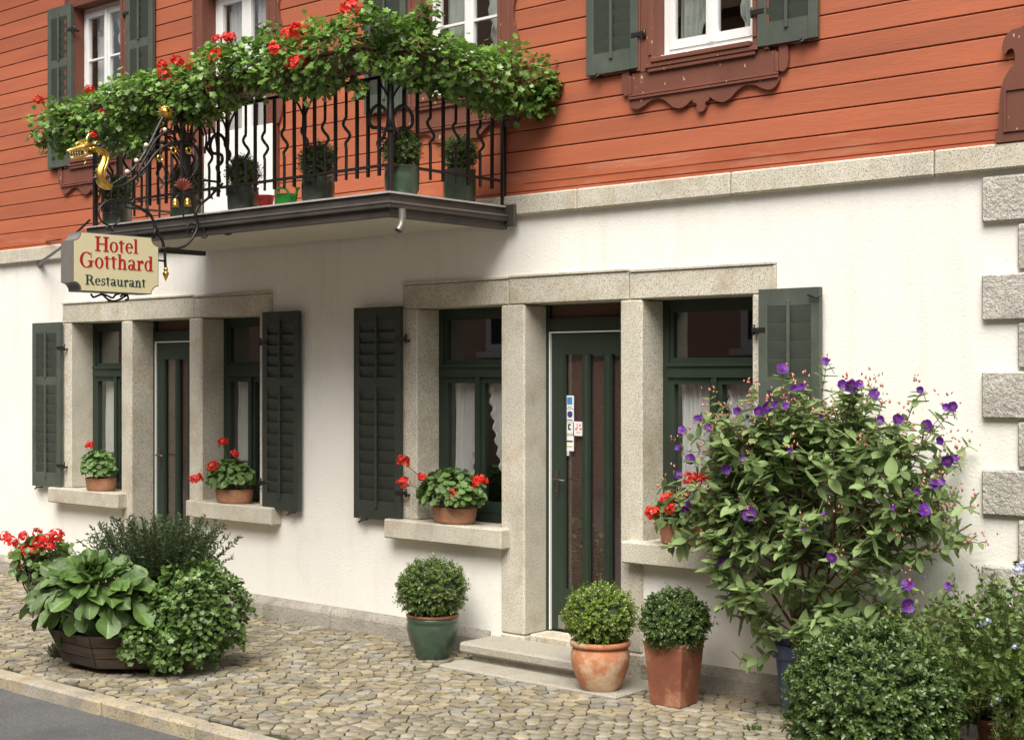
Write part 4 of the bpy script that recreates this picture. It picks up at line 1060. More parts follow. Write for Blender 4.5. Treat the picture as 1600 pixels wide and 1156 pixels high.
def leaf_basis(x, z): 
    x = Vector(x).normalized(); z = Vector(z); z = (z-x*z.dot(x)).normalized(); y = z.cross(x)
    return Matrix((x, y, z)).transposed()
camdir = Vector((0,-CAM_D,CAM_H))-bc; camdir.normalize()
TILT = Matrix.Rotation(R(34), 3, Vector((.86,.5,0)))
NB = 200
for k in range(NB):
    t = k/NB; az = k*2.39996+random.uniform(-.3,.3); el = R(80)-R(138)*t**.85+random.uniform(-.12,.12)
    d = Vector((math.cos(az)*math.cos(el), math.sin(az)*math.cos(el)*.9, math.sin(el)))
    d = TILT @ d
    st = .03+.36*t**.6*random.uniform(.70,1.15); o0 = bc+Vector((d.x*st*1.42, d.y*st*1.0, .06+.26*(1-t)+d.z*.13*t+.02*t))
    ln = random.uniform(.14,.245)*(1-.25*(1-t)**2); nrm = (TILT @ Vector((0,0,1)))*1.0+d*(.45-.9*(1-t))+Vector((random.gauss(0,.38),random.gauss(0,.38),random.gauss(0,.15)))
    if el < 0: nrm = d+Vector((0,-.1,.75))
    x = d+Vector((random.gauss(0,.22),random.gauss(0,.22),random.gauss(.12,.22)-.2*t))
    m_ = leaf_basis(x, nrm).to_4x4(); m_.translation = o0
    o = link('leaf', random.choice(BL), None, None); o.matrix_basis = m_ @ Matrix.Diagonal((ln, ln*random.uniform(.95,1.2), ln, 1)); adopt(o, root)
    if t < .8: MB().tube([bc+Vector((d.x*.03,d.y*.03,-.04)), (bc+o0)/2+Vector((0,0,-.01)), o0+d*.01], .006, 5).build('stalk', M['stem_green'], root)
bpy.data.objects.remove(berg)
# other plants in the planter
def mass(root, c, rad, n, T, m, size, zmin=-.7, up=.5, name='foliage', jag=.08):
    d = sphere_dirs(n*2); d = d[d[:,2] > zmin][:n]; n = len(d)
    w = 1+jag*np.sin(d[:,0]*8+c[0])+jag*np.sin(d[:,1]*9+d[:,2]*7)
    q = (.55+.48*rng.random(n)**.5)*w
    P = np.array(c)+d*q[:,None]*np.array(rad); Z = unit(d*.7+np.array([0,-.1,up])+rng.normal(0,.35,d.shape)); X = unit(d*.4+rng.normal(size=d.shape)*.6+np.array([0,0,-.3]))
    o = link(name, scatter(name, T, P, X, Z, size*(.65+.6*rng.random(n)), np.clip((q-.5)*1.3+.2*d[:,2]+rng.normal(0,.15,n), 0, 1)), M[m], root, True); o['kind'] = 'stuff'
    return o
o = mass(root, (pc.x+.56, pc.y+.16, .38), (.29,.36,.34), 3000, L_IVY, 'leaf_ivy_ground', .041); core_blob((pc.x+.52, pc.y+.14, .34), (.19,.24,.22), parent=o)
mass(root, (pc.x+.62, pc.y+.02, .20), (.21,.26,.20), 1200, L_IVY, 'leaf_ivy_ground', .041, name='trailing_foliage')
mass(root, (pc.x+.48, pc.y-.26, .22), (.13,.12,.14), 380, L_IVY, 'leaf_ivy_ground', .041, name='trailing_foliage')
o = core_blob((pc.x-.10, pc.y-.02, .36), (.30,.26,.16), parent=root, name='shade_core')
def sprays(root, c, spread, n, ln, m, size, T=L_LANCE, up=1.0, name='sprig_foliage', per=22, tw='twig', bend=.10):
    P = []; X = []; Z = []; tw_b = MB()
    for k in range(n):
        a = random.uniform(0, 6.283); q = random.random()**.5
        b0 = Vector(c)+Vector((math.cos(a)*q*spread[0]*.5, math.sin(a)*q*spread[1]*.5, 0))
        d = Vector((math.cos(a)*q*spread[0]*1.6, math.sin(a)*q*spread[1]*1.6, up*random.uniform(.7,1.2))).normalized(); L_ = ln*random.uniform(.6,1.1)
        pts = [b0+d*L_*t+Vector((d.x*bend*t*t, d.y*bend*t*t, -bend*.6*t*t*t)) for t in (0,.33,.66,1.)]
        tw_b.tube(pts, [.003,.0025,.002,.001], 4, caps=False)
        for i in range(per):
            t = .15+.85*i/per; j = min(int(t*3), 2); f_ = t*3-j; p = pts[j].lerp(pts[j+1], f_)
            e = Vector((random.gauss(0,1),random.gauss(0,1),random.gauss(0,1)))
            P.append(p); X.append(d*.7+e.normalized()*.8); Z.append(e.cross(d)+Vector((0,0,.3)))
    o = link(name, scatter(name, T, [tuple(p) for p in P], [tuple(p) for p in X], [tuple(p) for p in Z], size*(.7+.5*rng.random(len(P)))), M[m], root, True); o['kind'] = 'stuff'
    tw_b.build('twigs', M[tw], o)
    return o
sprays(root, (pc.x+.04, pc.y+.20, .38), (.46,.24), 420, .66, 'leaf_conifer', .034, per=60)
sprays(root, (pc.x+.22, pc.y+.24, .36), (.26,.18), 130, .42, 'leaf_heather', .020, per=40, name='heather_foliage')
sprays(root, (pc.x+.10, pc.y+.16, .40), (.06,.06), 5, .34, 'leaf_silver', .022, name='pale_sprig', per=24)
# silvery creeper on the ground at the foot of the planter
rt = empty('creeping_herb', (pc.x-.58, pc.y-.22, 0)); tag(rt, 'pale creeping herb hanging down to the cobbles at the planter corner near the kerb', 'plant')
sprays(rt, (pc.x-.55, pc.y-.17, .22), (.09,.08), 60, .26, 'leaf_silver', .016, up=-.9, per=30, bend=.06)
sprays(rt, (pc.x-.58, pc.y-.22, -.004), (.14,.08), 60, .12, 'leaf_silver', .016, up=.5, per=16, bend=.03)

# --- geranium basket further left
bp_ = Vector((-11.10, -1.22, 0)); rt = empty('geranium_basket', bp_); tag(rt, 'dark wire basket of scarlet geraniums on a stand behind the wooden planter', 'potted plant')
ba = MB().lathe([(.05,.0),(.13,.05),(.17,.13),(.185,.21),(.175,.21),(.12,.07),(.001,.05)], 20, cap=False)
ba.v = [(v[0],v[1],v[2]+.16) for v in ba.v]; ba.build('basket', M['shade_core'], rt, world=False)
for k in range(4):
    a = k*math.pi/2+.4; MB().tube(bez([(.19*math.cos(a), .19*math.sin(a), .37),(.21*math.cos(a), .21*math.sin(a), .25),(.13*math.cos(a), .13*math.sin(a), .12),(.16*math.cos(a), .16*math.sin(a), -.016)], 4), .007, 6).build('wire_leg', M['iron'], rt, world=False)
MB().tube([(.19*math.cos(t*math.pi/12), .19*math.sin(t*math.pi/12), .37) for t in range(24)], .007, 6, closed=True).build('wire_ring', M['iron'], rt, world=False)
o = mass(rt, (bp_.x, bp_.y, .46), (.29,.26,.19), 330, L_GER, 'leaf_geranium', .060, zmin=-.8); core_blob((bp_.x, bp_.y, .42), (.17,.16,.10), parent=o)
o.data.materials.clear(); o.data.materials.append(M['leaf_ivy_ground'])
for (hx, hy, s) in ((18,848,1.1),(38,838,.9),(36,856,1.1),(58,832,.8),(88,838,1.2),(76,843,1.0),(62,846,1.1),(48,864,1.2),(20,868,1.0),(30,880,1.0),(64,856,.8),(8,838,.9),(80,854,.9)):
    p = on_y(hx, hy, bp_.y-.12); add_head(rt, p, s*1.05, (p.x*.4+bp_.x*.6, bp_.y, .50))

# --- the purple flowered bush (glory bush) in its blue pot
g = on_g(1252, 1118); BASE = Vector((g.x, g.y, 0)); root = empty('glory_bush', (g.x, g.y, 0))
tag(root, 'tall loose bush with velvety leaves and purple flowers in a blue pot against the wall', 'potted plant')
pot_round(root, [(.105,0),(.112,.01),(.135,.20),(.150,.34),(.153,.35)], 'glaze_blue', [(.153,.349),(.172,.352),(.178,.372),(.178,.40),(.184,.408),(.184,.424),(.172,.430),(.158,.428),(.15,.39)], None, .155, .395)
YB = g.y-.10; CC = on_y(1283, 795, YB); RXB, RYB, RZB = .98, .40, .86
def tib_leaf():
    V = []; F = []; nu, nv = 6, 4
    for i in range(nu+1):
        t = i/nu; w = .245*math.sin(math.pi*t**.80)**.85+.004
        for j in range(nv+1):
            s = j/nv*2-1; V.append((t, s*w, .07*abs(s)-.22*t*t+.02*math.sin(t*8)))
    for i in range(nu):
        for j in range(nv): a = i*(nv+1)+j; F.append((a, a+nv+1, a+nv+2, a+1))
    return V, F
TL = tib_leaf()
TLM = []
for k in range(6):
    me = fast_mesh('leaf', *TL, np.full(len(TL[1]), (k+.5)/6)); me.materials.append(M['leaf_tib']); me.polygons.foreach_set('use_smooth', [True]*len(TL[1])); TLM.append(me)
leaves = []          # (pos, dir, normal, length)
tips = []
TW = MB()
def shoot(p0, p1, r0, sag=.0, leaf_from=.35, pairs=7, ls=.11):
    p0, p1 = Vector(p0), Vector(p1); L_ = (p1-p0).length
    k = Vector((random.gauss(0,.04),random.gauss(0,.04),random.gauss(0,.03)+sag))*L_
    C = bez([p0, p0.lerp(p1,.4)+k+Vector((0,0,.05*L_)), p0.lerp(p1,.75)+k*.6, p1], 4)
    TW.tube(C, [r0*(1-.7*i/(len(C)-1)) for i in range(len(C))], 5, caps=False)
    n = len(C)-1
    for i in range(pairs):
        t = leaf_from+(1-leaf_from)*(i+.5)/pairs; j = min(int(t*n), n-1); p = C[j].lerp(C[j+1], t*n-j); d = (C[j+1]-C[j]).normalized()
        e = d.cross(Vector((0,0,1))) if i % 2 else d.cross(Vector((random.gauss(0,1),random.gauss(0,1),0)))
        if e.length < .05: e = Vector((1,0,0))
        e.normalize()
        for s in (-1,1):
            x = (e*s+d*random.uniform(.1,.7)+Vector((0,0,random.uniform(-.40,.35)))).normalized()
            nz = Vector((0,-.15,1))+x*.2+Vector((random.gauss(0,.3),random.gauss(0,.3),0))
            leaves.append((p, x, nz, ls*random.uniform(.6,1.15)*(1-.35*(t > .85))))
    return C
crown_pts = []
for k in range(15):
    a = math.pi*(.04+.92*(k+.5)/15); u = random.uniform(.45,.62)
    tgt = CC+Vector((math.cos(a)*RXB*u, random.uniform(-.7,.5)*RYB, (math.sin(a)*1.25-.45)*RZB*u))
    b0 = BASE+Vector((random.uniform(-.08,.08), random.uniform(-.07,.07), .40))
    C = shoot(b0, tgt, .0105, leaf_from=.6, pairs=3)
    crown_pts.append((C, a))
for (C, a) in crown_pts:
    for s in range(7):
        j = random.randrange(len(C)//3, len(C)); p = C[j]
        aa = a+random.gauss(0,.42); u = random.uniform(.62,1.0)
        v = random.uniform(-1,1); dep = -.92*RYB*math.sqrt(max(0,1-u*u*.8))*abs(v)**.4 if v < .45 else .5*RYB*v
        t2 = CC+Vector((math.cos(aa)*RXB*u, dep, (math.sin(aa)*1.22-.30)*RZB*u*.90))
        if t2.z < .62: t2.z = .62+random.random()*.1
        if t2.y > -.06: t2.y = -.06-random.random()*.1
        L_ = (t2-p).length
        shoot(p, t2, .0055, leaf_from=.25, pairs=8 if L_ > .3 else 5, ls=.115)
        tips.append(t2)
        if random.random() < .45:
            t3 = t2+Vector((random.gauss(0,.12), random.gauss(0,.08)-.04, random.uniform(.0,.14)))
            if t3.y > -.06: t3.y = -.07
            q = p.lerp(t2, .55); shoot(q, t3, .004, leaf_from=.3, pairs=5, ls=.11); tips.append(t3)
# inner and low fill on the side facing the street
for k in range(135):
    p = CC+Vector((random.uniform(-.62,.62)*RXB, random.uniform(-.85,.1)*RYB, random.uniform(-.92,.45)*RZB))
    q = p+Vector((random.gauss(0,.12), -abs(random.gauss(0,.06)), random.uniform(.03,.18))); shoot(p, q, .004, leaf_from=0, pairs=5, ls=.120)
# three low shoots hanging out over the square planter
lo = [((1235,985),(1140,962),.05),((1225,1000),(1190,955),.03),((1228,1010),(1155,1035),-.06),((1205,975),(1195,1000),0)]
for (a, b_, sg) in lo: shoot(on_y(*a, YB), on_y(*b_, YB-.10), .005, sag=sg, leaf_from=.1, pairs=7, ls=.115)
fl = [(1222,578,1.25),(1330,603,1.2),(1316,600,.9),(1342,600,.8),(1290,565,.8),(1404,654,1.0),(1449,665,1.1),(1366,615,.95),(1487,635,1.0),(1478,636,.7),(1470,688,.8),(1480,718,1.1),(1493,716,.7),(1135,733,1.0),(1079,717,1.1),(1066,672,.9),(1072,795,1.1),(1170,803,1.35),(1058,741,.9),(1130,879,1.1),(1300,870,.95),(1419,914,1.15),(1419,946,1.3),(1443,797,1.2),(1090,655,.9),(1108,670,1.0),(1100,650,.8),(1240,607,.8),(1252,604,.7),(1198,636,1.1),(1186,642,1.0),(1212,632,.7),(1227,634,.7),(1481,916,.75),(1460,757,.9),(1472,752,.6),(1433,768,.7),(1438,609,.7),(1376,655,.7),(1395,792,.5),(1152,642,.8),(1160,716,.6),(1085,775,.9),(1076,785,1.0),(1255,825,.4),(1287,802,.35),(1235,703,.5),(1284,650,.5),(1060,700,.7),(1165,800,.9),(1115,690,.6)]
FPOS = []
old_leaves = [l[0].copy() for l in leaves]
for (hx, hy, s) in fl:
    q = on_y(hx, hy, YB); u = ((q.x-CC.x)/RXB)**2+((q.z-CC.z)/RZB)**2
    dep = RYB*math.sqrt(max(0., 1-min(u,1.)))*1.02+.02
    p = on_y(hx, hy, YB-dep); FPOS.append((p, s))
    near = min(old_leaves, key=lambda v: abs((v-p).length-.20)+.35*max(0, v.z-p.z+.05)+.25*(v-CC).length)
    shoot(near, p+Vector((0,.012,-.010)), .0032, leaf_from=.15, pairs=5, ls=.085); tips.append(p+Vector((random.gauss(0,.02),.02,.02)))
def dist_cam(p): return (Vector(p)-Vector((0,-CAM_D,CAM_H))).length
leaves.sort(key=lambda l: dist_cam(l[0])-2.2*l[3])
for (p, x, z, ln) in leaves[:299]:
    m_ = leaf_basis(x, z).to_4x4(); m_.translation = p
    o = link('leaf', random.choice(TLM), None, None); o.matrix_basis = m_ @ Matrix.Diagonal((ln, ln*random.uniform(.9,1.25), ln, 1)); adopt(o, root)
rl = leaves[299:]
o = link('inner_leaves', scatter('inner_leaves', TL, [tuple(l[0]) for l in rl], [tuple(l[1]) for l in rl], [tuple(l[2]) for l in rl], [l[3] for l in rl]), M['leaf_tib'], root, True, smooth=True); o['kind'] = 'stuff'
TW.build('branches', M['twig_red'], root)['kind'] = 'stuff'
# flowers: five broad petals and stamens
def purple_flower():
    P = []; X = []; Z = []
    T = ([(0,0,0),(.35,-.26,.03),(.75,-.54,.08),(1.02,-.25,.05),(1.02,.28,.02),(.75,.55,.06),(.35,.26,.03)], [(0,1,2),(0,2,3),(0,3,4),(0,4,5),(0,5,6)])
    for k in range(5):
        a = k*2*math.pi/5+random.uniform(-.1,.1); P.append((0,0,0)); X.append((math.cos(a), math.sin(a), random.uniform(.05,.5))); Z.append((random.gauss(0,.15),random.gauss(0,.15),1))
    return scatter('flower', T, P, X, Z, .0315, np.full(5, random.random()))
PF = [purple_flower() for _ in range(5)]
st_me = MB()
for k in range(7):
    a = k*.9; st_me.tube([(0,0,0),(.006*math.cos(a),.006*math.sin(a),.012),(.012*math.cos(a),.012*math.sin(a),.018)], .0012, 4)
st_mesh = st_me.mesh('stamens'); st_mesh.materials.append(M['stamen'])
for me in PF: me.materials.append(M['petal_purple'])
camp = Vector((0,-CAM_D,CAM_H))
for (p, s) in FPOS:
    dv = (camp-p).normalized()+Vector((random.gauss(0,.35),random.gauss(0,.2),random.gauss(0.15,.3)))
    rot = dv.to_track_quat('Z','Y').to_euler()
    o = link('flower', random.choice(PF), None, root, True, loc=p, rot=rot); o.scale = (s,)*3; o.matrix_parent_inverse = wmat(root).inverted()
    if s > .8:
        c = link('stamens', st_mesh, None, None); c.matrix_basis = Matrix.LocRotScale(p, Euler(rot), Vector((s,)*3)); adopt(c, o)
    # short stalk back into the bush
    back = p+Vector((random.gauss(0,.02), .10, -.07)); MB().tube([back, back.lerp(p,.6)+Vector((0,0,.01)), p], .0022, 4).build('flower_stalk', M['twig_red'], root)
# pink buds on the shoot tips
P = []; X = []; Z = []
for t in tips:
    if t.z < CC.z-.25 and random.random() < .6: continue
    for k in range(random.randint(2,6)):
        e = Vector((random.gauss(0,.030),random.gauss(0,.025),random.uniform(-.02,.065))); P.append(t+e); X.append((random.gauss(0,.4),random.gauss(0,.4),1)); Z.append((random.gauss(0,1),-1,.1))
BUD = ([(0,0,0),(.4,.28,0),(.4,-.28,0),(.4,0,.28),(1,0,0)], [(0,1,3),(0,3,2),(0,2,1),(4,3,1),(4,2,3),(4,1,2)])
o = link('buds', scatter('buds', BUD, [tuple(p) for p in P], [tuple(p) for p in X], [tuple(p) for p in Z], .026*(.7+.5*rng.random(len(P)))), M['bud_pink'], root, True); o['kind'] = 'stuff'

# --- pale flowered shrub in the right corner
rt = empty('plumbago_shrub', (-3.0, -.62, 0)); tag(rt, 'arching yellow green shrub with small pale blue flowers in the corner below the quoins', 'potted plant')
pot_round(rt, [(.13,0),(.14,.01),(.18,.24),(.185,.25)], 'terracotta_square', [(.185,.249),(.20,.252),(.205,.29),(.19,.295),(.18,.27)], None, .18, .26)
P = []; X = []; Z = []; tb = MB(); ends = []
for k in range(560):
    a = random.uniform(0, 6.283); q = random.random()**.6
    b0 = Vector((-3.0+random.uniform(-.1,.1), -.62+random.uniform(-.1,.1), .27)); L_ = random.uniform(.45,.98)
    d = Vector((math.cos(a)*q*1.0, math.sin(a)*q*.75, random.uniform(.25,1.05))).normalized()
    pts = [b0+d*L_*t+Vector((d.x*.18*t*t, d.y*.12*t*t, -.26*t*t*(.4+q))) for t in (0,.25,.5,.75,1.)]
    pts = [Vector((p.x, min(p.y,-.07), max(p.z,.03))) for p in pts]
    tb.tube(pts, [.003,.0026,.002,.0015,.001], 4, caps=False); ends.append(pts[-1])
    for i in range(60):
        t = .16+.84*i/60; j = min(int(t*4), 3); p = pts[j].lerp(pts[j+1], t*4-j); e = Vector((random.gauss(0,1),random.gauss(0,1),random.gauss(0,1))).normalized()
        P.append(p+e*.006); X.append((pts[j+1]-pts[j]).normalized()*.5+e); Z.append(e.cross(d)+Vector((0,0,.6)))
o = link('foliage', scatter('foliage', L_OVAL, [tuple(p) for p in P], [tuple(p) for p in X], [tuple(p) for p in Z], .040*(.6+.6*rng.random(len(P)))), M['leaf_plumbago'], rt, True); o['kind'] = 'stuff'
tb.build('branches', M['twig_red'], rt)['kind'] = 'stuff'
PH = flower_head('pale_head', .022, 12, petal=.012); PH.materials.append(M['petal_pale'])
for (hx, hy, s) in ((1592,890,1.2),(1540,970,1.0),(1533,975,.7),(1556,1093,.9),(1566,1125,1.1),(1550,1100,.7),(1597,880,.8),(1444,903,.7),(1570,1118,.9),(1585,1010,.6)):
    yy = -.62-.30; p = on_y(hx, hy, yy if hx > 1500 else -.35); o = link('flower_cluster', PH, None, rt, True, loc=p); o.scale = (s,)*3; o.matrix_parent_inverse = wmat(rt).inverted()
# --- weeds and fallen petals in the joints
for (hx, hy, n_, lab) in ((1175,1140,26,'low green weed tuft in the cobbles at the foot of the big box ball'),(640,1046,5,'tiny weed tuft in the cobbles beside the green pot'),(410,1085,4,'tiny weed tuft in the open cobbles near the kerb')):
    gq = on_g(hx, hy); r_ = empty('weed_tuft', (gq.x, gq.y, 0)); tag(r_, lab, 'weed')
    sprays(r_, (gq.x, gq.y, -.008), (.10,.07), n_, .05, 'leaf_ivy_ground', .016, up=.7, per=8, bend=.02)
petal = MB().add([(0,0,0),(.014,-.008,.004),(.026,0,.002),(.014,.009,.005)], [(0,1,2,3)]).mesh('fallen_petal'); petal.materials.append(M['petal_purple'])
for i, (hx, hy) in enumerate(((790,1153),(1180,1094),(1212,1136),(1208,1154))):
    gq = on_g(hx, hy, .008); o = link('fallen_petal', petal, None, None, loc=gq, rot=(.1,.2,i*1.7))
    tag(o, ('purple petal fallen on the open cobbles in front of the door step', 'purple petal fallen by the foot of the square planter and blue pot', 'purple petal fallen beside the large box ball, on the cobbles by the weed tuft', 'purple petal fallen on the cobbles left of the large box ball, nearest the road')[i], 'petal', 'purple petals fallen on the cobbles')
# ------------------------------------------------------------------ hanging sign with its wrought iron bracket
SX = -8.88
def S(px, py, dx=0.): return on_x(px, py, SX+dx)
sign = empty('hanging_sign', (SX, 0, 3.1)); tag(sign, 'cream inn sign with red lettering hanging from a wrought iron dragon bracket', 'sign')
# board: outline with notched corners, in (y, z) on its front face
tl, tr, bl, br = S(116,359), S(248,374), S(113,455), S(248,460)
y0, y1 = (tl.y+bl.y)/2, (tr.y+br.y)/2; z0, z1 = (bl.z+br.z)/2, (tl.z+tr.z)/2
nr = .060; W_, H_ = y1-y0, z1-z0
def notched(e=0.):
    pts = []
    for (cy, cz, a0) in ((y0+e, z0+e, 90), (y1-e, z0+e, 180), (y1-e, z1-e, 270), (y0+e, z1-e, 0)):
        for k in range(7):
            a = R(a0-90*k/6); pts.append((cy+nr*math.cos(a), cz+nr*math.sin(a)))
    return pts
TH = .155
sb = MB().prism(notched(), SX-TH, SX-.002, 'x').build('sign_board', M['sign_side'], sign)
MB().prism(notched(.006), SX-.0019, SX+.001, 'x').build('front_panel', M['cream'], sb)
MB().prism(notched(.006), SX-TH-.003, SX-TH-.0001, 'x').build('back_panel', M['cream'], sb)
def ell(cx, cy, rx, ry, wx, wy, a0=0, a1=360, n=28):
    o = []; i_ = []
    for k in range(n+1):
        a = R(a0+(a1-a0)*k/n); o.append((cx+rx*math.cos(a), cy+ry*math.sin(a))); i_.append((cx+(rx-wx)*math.cos(a), cy+(ry-wy)*math.sin(a)))
    return ('ring', o, i_)
def rc(x0, z0_, x1, z1_): return ('poly', [(x0,z0_),(x1,z0_),(x1,z1_),(x0,z1_)])
def pg(*p): return ('poly', list(p))
SF = .042
GL = {
'H': (.80, [rc(.10,0,.25,.68), rc(.55,0,.70,.68), rc(.24,.315,.56,.365), rc(.02,0,.33,SF), rc(.47,0,.78,SF), rc(.02,.68-SF,.33,.68), rc(.47,.68-SF,.78,.68)]),
'G': (.80, [ell(.38,.34,.35,.355,.155,.045,48,312), ell(.38,.34,.35,.355,.10,.045,300,330), rc(.54,.04,.69,.30), rc(.46,.28,.77,.32), pg((.60,.44),(.64,.44),(.64,.69),(.605,.69)), pg((.5,.0),(.56,.06),(.56,.02))]),
'o': (.52, [ell(.255,.235,.235,.248,.125,.040)]),
't': (.36, [rc(.09,.07,.215,.56), rc(.01,.425,.33,.47), pg((.09,.55),(.09,.45),(.02,.45)), ell(.20,.10,.11,.11,.075,.05,180,300)]),
'l': (.30, [rc(.07,0,.20,.68), rc(.01,0,.27,SF), rc(.01,.68-SF,.10,.68)]),
'e': (.47, [ell(.235,.235,.22,.248,.125,.042,5,318), rc(.08,.24,.445,.28)]),
'h': (.56, [rc(.07,0,.195,.68), rc(.01,0,.255,SF), rc(.01,.68-SF,.10,.68), ell(.275,.30,.185,.175,.125,.065,0,165), rc(.335,0,.46,.31), rc(.285,0,.52,SF)]),
'a': (.50, [ell(.215,.335,.19,.145,.12,.04,-5,165), rc(.285,.06,.405,.335), pg((.285,.08),(.405,.08),(.49,.03),(.47,.0),(.36,.0)), ell(.185,.125,.165,.135,.115,.045), ]),
'r': (.42, [rc(.07,0,.195,.45), rc(.01,0,.265,SF), rc(.01,.45-SF,.10,.47-.02), ell(.30,.31,.125,.165,.085,.07,40,175), ell(.335,.385,.06,.06,.059,.059)]),
'd': (.55, [ell(.225,.235,.205,.248,.12,.042), rc(.32,0,.445,.68), rc(.26,.68-SF,.35,.68), rc(.40,0,.51,SF)]),
'R': (.74, [rc(.09,0,.235,.68), rc(.01,0,.32,SF), rc(.01,.68-SF,.15,.68), ell(.33,.50,.25,.18,.145,.042,-90,90), rc(.22,.68-SF,.34,.68), rc(.22,.32,.34,.32+SF), pg((.33,.34),(.47,.34),(.70,.02),(.72,.0),(.55,.0))]),
's': (.40, [ell(.20,.345,.155,.13,.095,.045,30,250), ell(.19,.13,.165,.135,.10,.045,-150,80), rc(.30,.33,.335,.465), rc(.025,.0,.06,.14), pg((.07,.27),(.16,.215),(.32,.20),(.20,.275))]),
'u': (.56, [rc(.06,.15,.185,.45), rc(.0,.45-SF,.10,.45), ell(.245,.155,.185,.165,.12,.06,180,320), rc(.335,0,.46,.45), rc(.27,.45-SF,.36,.45), rc(.42,0,.52,SF)]),
'n': (.56, [rc(.07,0,.195,.45), rc(.01,0,.255,SF), rc(.01,.45-SF,.10,.45), ell(.275,.285,.185,.185,.125,.065,0,165), rc(.335,0,.46,.30), rc(.285,0,.52,SF)]),
}
def write(text, cy, base, size, m, squeeze=1.0):
    tot = sum(GL[c][0] for c in text)*size*squeeze; y = cy-tot/2
    for c in text:
        adv, el = GL[c]; b = MB()
        for k, e in enumerate(el):
            t0, t1 = SX+.0012, SX+.0028+.00022*k
            if e[0] == 'poly': b.prism([(y+p[0]*size*squeeze, base+p[1]*size) for p in e[1]], t0, t1, 'x')
            else:
                o_, i_ = e[1], e[2]; n = len(o_); vs = []
                for t in (t0, t1):
                    vs += [(t, y+p[0]*size*squeeze, base+p[1]*size) for p in o_]; vs += [(t, y+p[0]*size*squeeze, base+p[1]*size) for p in i_]
                fs = []
                for j in range(n-1): fs.append((2*n+j, 2*n+j+1, 3*n+j+1, 3*n+j)); fs.append((j, j+1, 2*n+j+1, 2*n+j)); fs.append((n+j, 3*n+j, 3*n+j+1, n+j+1))
                fs.append((0, 2*n, 3*n, n)); fs.append((n-1, 2*n-1, 4*n-1, 3*n-1)); b.add(vs, fs)
        b.build('letter', M[m], sb)
        y += adv*size*squeeze
def row(pl, pr, text, m, cap_px):
    "fit the text between two measured points of its base line"
    a, b_ = S(*pl), S(*pr); w = b_.y-a.y; size = cap_px
    tot = sum(GL[c][0] for c in text)*size; write(text, (a.y+b_.y)/2, (a.z+b_.z)/2, size, m, w/tot)
def cap(px, ya, yb_): return (S(px, ya).z-S(px, yb_).z)/.68
row((147.5,393), (216.5,396), 'Hotel', 'red_print', cap(160,369,392))
row((123.5,417), (240,424.5), 'Gotthard', 'red_print', cap(138,394.5,418.5))
row((133,445), (228,449), 'Restaurant', 'dark_print', cap(140,430,445.5))
# scroll work under and over the board
def trace(pts, r, name='scroll_iron', m='iron', n=5, seg=7, dx=0., parent=None, taper=False):
    C = bez([S(p[0], p[1], (p[2] if len(p) > 2 else 0.)+dx) for p in pts], n)
    rr = [r*(1-.6*i/(len(C)-1)) for i in range(len(C))] if taper else r
    return MB().tube(C, rr, seg).build(name, M[m], parent or sign)
CX = -TH/2
for p in ([(142,458),(146,463),(152,461),(160,459),(168,466),(178,469),(188,466),(197,460)], [(197,462),(191,457),(181,459),(176,464),(166,460),(157,458)], [(188,462),(194,458),(199,460),(200,466),(196,467)]): trace([(x, y+1.5) for x, y in p], .0075, 'lower_scroll', dx=CX)
MB().ball(S(171,470,CX), .014).build('drop', M['rim_rust'], sign)
# hanger, arm and pendant
rod = trace([(242,352),(248,366),(254,378),(257,392),(258,410),(259,424)], .011, 'hanger_rod', dx=CX)
MB().tube([S(247,389,CX), S(258,390,CX)], .008, 6).tube([S(247,407,CX), S(258,408,CX)], .008, 6).build('clamp', M['iron'], sign)
MB().ball(S(257.5,389,CX), .020).build('boss', M['iron'], sign)
pn = S(259,424,CX); MB().lathe([(.001,-.075),(.022,-.022),(.024,-.012),(.010,-.002),(.016,.008),(.014,.022),(.004,.034)], 14, c=pn).build('gold_finial', M['gold'], sign)
# top and bottom of the board are held by two short straps
MB().tube([S(176,362,CX), S(176,353,CX)], .010, 6).tube([S(240,373,CX), S(243,356,CX)], .008, 6).build('strap', M['iron'], sign)
trace([(257,387),(275,388.5),(291,383),(304,367),(309,350),(305,336),(311,322),(327,308.6),(338,297),(348,287)], .010, 'arm_scroll')
trace([(254,388),(272,391),(295,392)], .005, 'arm_bar')
for i, (a, b_) in enumerate((((307,338),(300,333)), ((312,320),(306,312)), ((325,309),(333,312)), ((337,297),(345,301)), ((335,300),(330,292)))):
    MB().tube(bez([S(*a), S((a[0]+b_[0])/2+1,(a[1]+b_[1])/2-2), S(*b_)], 3), [.010,.012,.012,.011,.008,.005,.002][:7], 6).build('iron_leaf', M['iron'], sign)
trace([(242,356),(240,346),(234,336),(221,327),(205,318),(188,313),(172,313),(160,320),(154,333),(159,346),(172,353),(184,348),(187,338),(180,331),(171,334)], .011, 'big_scroll', taper=True)
trace([(226,330),(214,322),(205,326),(196,322)], .012, 'iron_leaf', taper=True); trace([(236,338),(229,326),(233,320)], .012, 'iron_leaf', taper=True); trace([(205,318),(212,312),(222,316)], .010, 'iron_leaf', taper=True)
trace([(158,345),(153,350),(148,345)], .008, 'iron_leaf', taper=True); trace([(170,352),(166,358),(176,360),(178,356)], .008, 'iron_leaf', taper=True)
for p in ([(318,357),(324,364),(322,371),(316,371),(314,366)], [(305,352),(298,350),(292,355),(293,362),(299,364),(302,359)], [(345,361),(352,366),(360,366),(364,361),(358,358)]): trace(p, .008, 'small_hook', taper=True)
